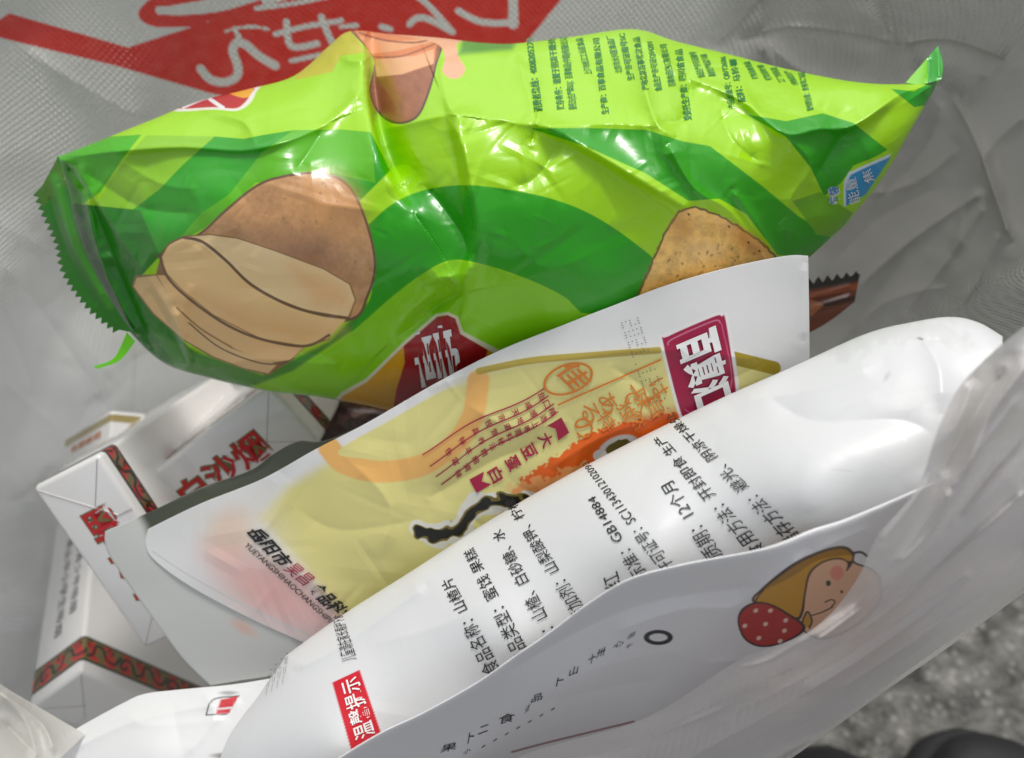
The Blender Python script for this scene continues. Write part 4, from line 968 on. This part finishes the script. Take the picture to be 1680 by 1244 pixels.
# ------------------------------------------------------------------ small white pouch, lower left
low = thing('snack_pouch', 'plain white pouch with a small red printed icon in the lower left corner', 'snack pouch', P(250, 1244, .22))
low_s = Surf([(20, 1300, .214), (110, 1222, .218), (205, 1152, .220), (290, 1132, .219), (390, 1122, .217), (480, 1105, .215), (440, 1230, .206), (250, 1230, .209), (60, 1340, .212), (400, 1340, .202)],
             [([(210, 1160), (240, 1190), (380, 1180)], .0005, 14), ([(280, 1140), (300, 1240)], -.0005, 20), ([(330, 1130), (350, 1180), (300, 1244)], .001, 14), ([(120, 1230), (230, 1180), (400, 1150)], .001, 12)])
sheet('pouch_body', ([(-20, 1284), (60, 1234), (130, 1193), (205, 1152), (240, 1138), (300, 1131), (390, 1122), (490, 1105)], [(490, 1105), (460, 1180), (440, 1345)], [(-10, 1350), (440, 1345)], [(-20, 1284), (-10, 1350)]), low_s, (220, 120), M['pouch_matt'], low, thick=.01, base=(230, 231, 230),
      layers=[('line', [(338, 1173), (350, 1148), (392, 1142)], (60, 60, 60), dict(w=2)), ('line', [(338, 1173), (372, 1172)], (60, 60, 60), dict(w=2)), ('poly', [(362, 1148), (392, 1142), (376, 1170), (354, 1172)], (205, 60, 66)), ('line', [(358, 1163), (384, 1161)], (232, 222, 222), dict(w=3)),
              ('ellipse', (375, 1137, 14, 3, 0), (130, 130, 130), dict(feather=2, a=.7)), ('ellipse', (390, 1240, 42, 6, 0), (150, 146, 140), dict(feather=2))])

# ------------------------------------------------------------------ pouch with the cartoon child
kid = thing('snack_pouch', 'white pouch standing in front, printed with a cartoon child in a red spotted hat', 'snack pouch', P(1100, 1200, .19))
kid_top = [(500, 1282), (560, 1240), (627, 1200), (695, 1168), (779, 1121), (847, 1074), (897, 1040), (965, 989), (1032, 949), (1120, 925), (1252, 899), (1333, 868), (1390, 850), (1510, 800), (1620, 750)]
kid_edges = (kid_top, [(1620, 750), (1650, 880)], [(640, 1340), (860, 1262), (1080, 1215), (1280, 1125), (1440, 1010), (1650, 880)], [(500, 1282), (640, 1340)])
kid_ol = np.vstack([resample(kid_top, 80), [(1800, 800), (1800, 1500), (400, 1500)]])
kid_pts = [(500, 1282, .172), (695, 1168, .165), (847, 1074, .160), (965, 989, .156), (1120, 925, .153), (1252, 899, .151), (1330, 861, .150), (1510, 800, .152), (1620, 750, .156), (640, 1340, .200), (860, 1262, .206), (1080, 1215, .204), (1280, 1125, .198), (1440, 1010, .186), (1650, 880, .182),
           (1000, 1080, .177), (1200, 990, .170), (1380, 930, .163), (850, 1170, .182)]
kid_cr = [([(820, 1110), (960, 1030), (1080, 985), (1250, 960)], -.003, 26), ([(1000, 1040), (1120, 1000), (1220, 990), (1330, 900)], .0022, 22), ([(860, 1140), (1000, 1090), (1150, 1060)], .0012, 30), ([(1180, 1020), (1250, 960), (1350, 900), (1440, 860)], .0014, 16), ([(700, 1230), (900, 1150), (1100, 1110)], -.0015, 30), ([(1150, 1090), (1250, 1075), (1350, 1030)], .0025, 18)]
kid_s = Surf(kid_pts, kid_cr, kid_ol, .002, 14, [lambda x, y: (vnoise((x + y) / 150, (x - y) / 300, 19) - .5) * .003])
OUT, SKIN, HAIR = (52, 34, 28), (236, 186, 150), (206, 150, 30)
kid_layers = [
    ('line', [(1398, 908), (1412, 906), (1422, 912)], OUT, dict(w=4)), ('line', [(1400, 925), (1412, 932)], OUT, dict(w=4)),
    ('poly', [(1236, 990), (1250, 965), (1300, 925), (1350, 902), (1385, 896), (1402, 908), (1403, 922), (1440, 940), (1445, 985), (1410, 1025), (1350, 1050), (1300, 1025)], OUT, dict(smooth=1)),
    ('poly', [(1240, 990), (1253, 967), (1302, 928), (1350, 905), (1384, 899), (1398, 909), (1400, 924), (1437, 942), (1441, 984), (1407, 1022), (1348, 1046), (1300, 1022)], SKIN, dict(smooth=1)),
    ('poly', [(1238, 992), (1252, 967), (1302, 928), (1350, 905), (1384, 899), (1400, 909), (1399, 924), (1388, 938), (1390, 924), (1375, 918), (1350, 924), (1330, 942), (1322, 975), (1318, 1005), (1306, 1018), (1270, 998)], OUT, dict(smooth=1)),
    ('poly', [(1242, 990), (1255, 968), (1303, 930), (1350, 907), (1383, 901), (1397, 910), (1397, 920), (1390, 920), (1376, 915), (1350, 921), (1327, 940), (1319, 974), (1314, 1003), (1304, 1013), (1272, 995)], HAIR, dict(smooth=1)),
    ('poly', [(1252, 968), (1303, 930), (1350, 907), (1383, 901), (1396, 910), (1380, 912), (1340, 920), (1300, 946)], (166, 116, 16), dict(smooth=1)),
    ('ellipse', (1373, 940, 11, 12, 0), (236, 146, 122), dict(feather=2)), ('ellipse', (1359, 957, 4, 4.5, 0), (40, 28, 26), {}), ('ellipse', (1381, 971, 2.5, 2.5, 0), (40, 28, 26), {}), ('line', [(1354, 988), (1364, 984), (1370, 988), (1364, 996)], OUT, dict(w=2.2)), ('line', [(1332, 1010), (1350, 1004), (1366, 996)], OUT, dict(w=2)),
    ('poly', [(1314, 1026), (1324, 1004), (1332, 1018), (1328, 1030)], HAIR), ('line', [(1314, 1026), (1324, 1004), (1332, 1018), (1328, 1030)], OUT, dict(w=3)),
    ('poly', [(1210, 1022), (1216, 1000), (1238, 988), (1262, 990), (1290, 1004), (1322, 1030), (1290, 1054), (1250, 1062), (1222, 1050)], OUT, dict(smooth=1)), ('poly', [(1213, 1022), (1219, 1003), (1239, 991), (1262, 993), (1288, 1007), (1316, 1030), (1289, 1051), (1250, 1059), (1224, 1047)], (184, 38, 32), dict(smooth=1)),
] + [('ellipse', (x, y, 4, 3.2, -.6), (240, 206, 190), dict(feather=1.2)) for x, y in ((1240, 1002), (1264, 1002), (1222, 1027), (1256, 1024), (1289, 1018), (1287, 1035), (1245, 1047), (1280, 1052))] + [
    ('ellipse', (1080, 1046, 24, 12.5, 0), (40, 40, 42), {}), ('ellipse', (1080, 1046, 15, 6.5, 0), (226, 226, 226), {}), ('line', [(840, 1234), (900, 1218), (1040, 1184)], (130, 40, 50), dict(w=3.5, a=.8))]
kid_front = sheet('pouch_body', kid_edges, kid_s, (760, 240), M['pouch_matt'], kid, thick=.008, base=(230, 229, 230), layers=kid_layers)
q = Print(kid_s)
for ch, x, y, sx, sy in (('田', 1035, 1044, 10, 8), ('心', 1014, 1058, 16, 9), ('干', 1030, 1062, 12, 6), ('卅', 985, 1072, 14, 14), ('十', 970, 1082, 12, 16), ('山', 940, 1102, 14, 14), ('卜', 918, 1118, 12, 14), ('品', 880, 1146, 18, 12), ('点', 864, 1164, 8, 12), ('食', 830, 1180, 26, 15), ('二', 792, 1198, 16, 12), ('卜', 772, 1210, 10, 18),
                         ('果', 735, 1228, 26, 12), ('小', 765, 1234, 12, 8)):
    q.text(ch, (x - sx / 2, y + sy / 2 + 2), (x + sx / 2, y + sy / 2 - 4), (3, -sy))
for i in range(7):
    x, y = 790 + i * 19, 1228 - i * 12 * .85
    q.text('一', (x, y), (x + 6, y - 4), (1, -2))
q.build('printed_text', M['black_ink'], kid_front)

# ------------------------------------------------------------------ shoes on the ground
M['shoe'] = principled('black shoe leather', (12, 12, 14), rough=0.6, bump=0.0004, bscale=200)
M['sole'] = principled('black rubber sole', (20, 20, 22), rough=0.75)
def shoe(px, py, ang, label, flip=1):
    c = P(px, py, .40)
    toe = np.array([c[0], c[1], 0])
    root = thing('shoe', label, 'shoe', toe, 'pair of black shoes')
    ca, sa = math.cos(ang), math.sin(ang)
    def loft(name, secs, mat, sq):
        n = 40
        sm = np.array(secs, float)
        secs = [tuple(q) for q in poly_smooth(sm, 5)]
        V = []
        for yb, hw, z0, z1, off in secs:
            for i in range(n):
                a = 2 * math.pi * i / n
                cx, cz = math.copysign(abs(math.cos(a)) ** sq, math.cos(a)), math.copysign(abs(math.sin(a)) ** sq, math.sin(a))
                x, y, z = off * flip + hw * cx, -yb, (z0 + z1) / 2 + (z1 - z0) / 2 * cz
                V.append((toe[0] + x * ca - y * sa, toe[1] + x * sa + y * ca, z))
        Fc = []
        for j in range(len(secs) - 1):
            for i in range(n):
                Fc.append((j * n + i, j * n + (i + 1) % n, (j + 1) * n + (i + 1) % n, (j + 1) * n + i))
        Fc += [tuple(range(n))[::-1], tuple(range((len(secs) - 1) * n, len(secs) * n))]
        me = bpy.data.meshes.new(name)
        me.from_pydata(V, [], Fc)
        for p in me.polygons:
            p.use_smooth = True
        link(name, me, mat, root)
    loft('sole', [(0, .015, .004, .022, .004), (.012, .032, 0, .024, .004), (.05, .046, 0, .025, .002), (.1, .047, 0, .025, 0), (.16, .036, .002, .025, 0), (.22, .034, 0, .027, 0), (.262, .03, 0, .027, 0), (.275, .014, .002, .026, 0)], M['sole'], .6)
    loft('upper', [(.003, .012, .018, .034, .004), (.014, .028, .016, .046, .004), (.05, .042, .016, .056, .002), (.1, .043, .016, .07, 0), (.15, .035, .016, .092, 0), (.19, .034, .016, .104, 0), (.24, .032, .016, .1, 0), (.268, .02, .018, .09, 0)], M['shoe'], .85)
shoe(1600, 1204, -.25, 'black shoe whose toe shows at the bottom right corner', 1)
shoe(1322, 1228, .1, 'black shoe peeking out from under the lower edge of the bag', -1)
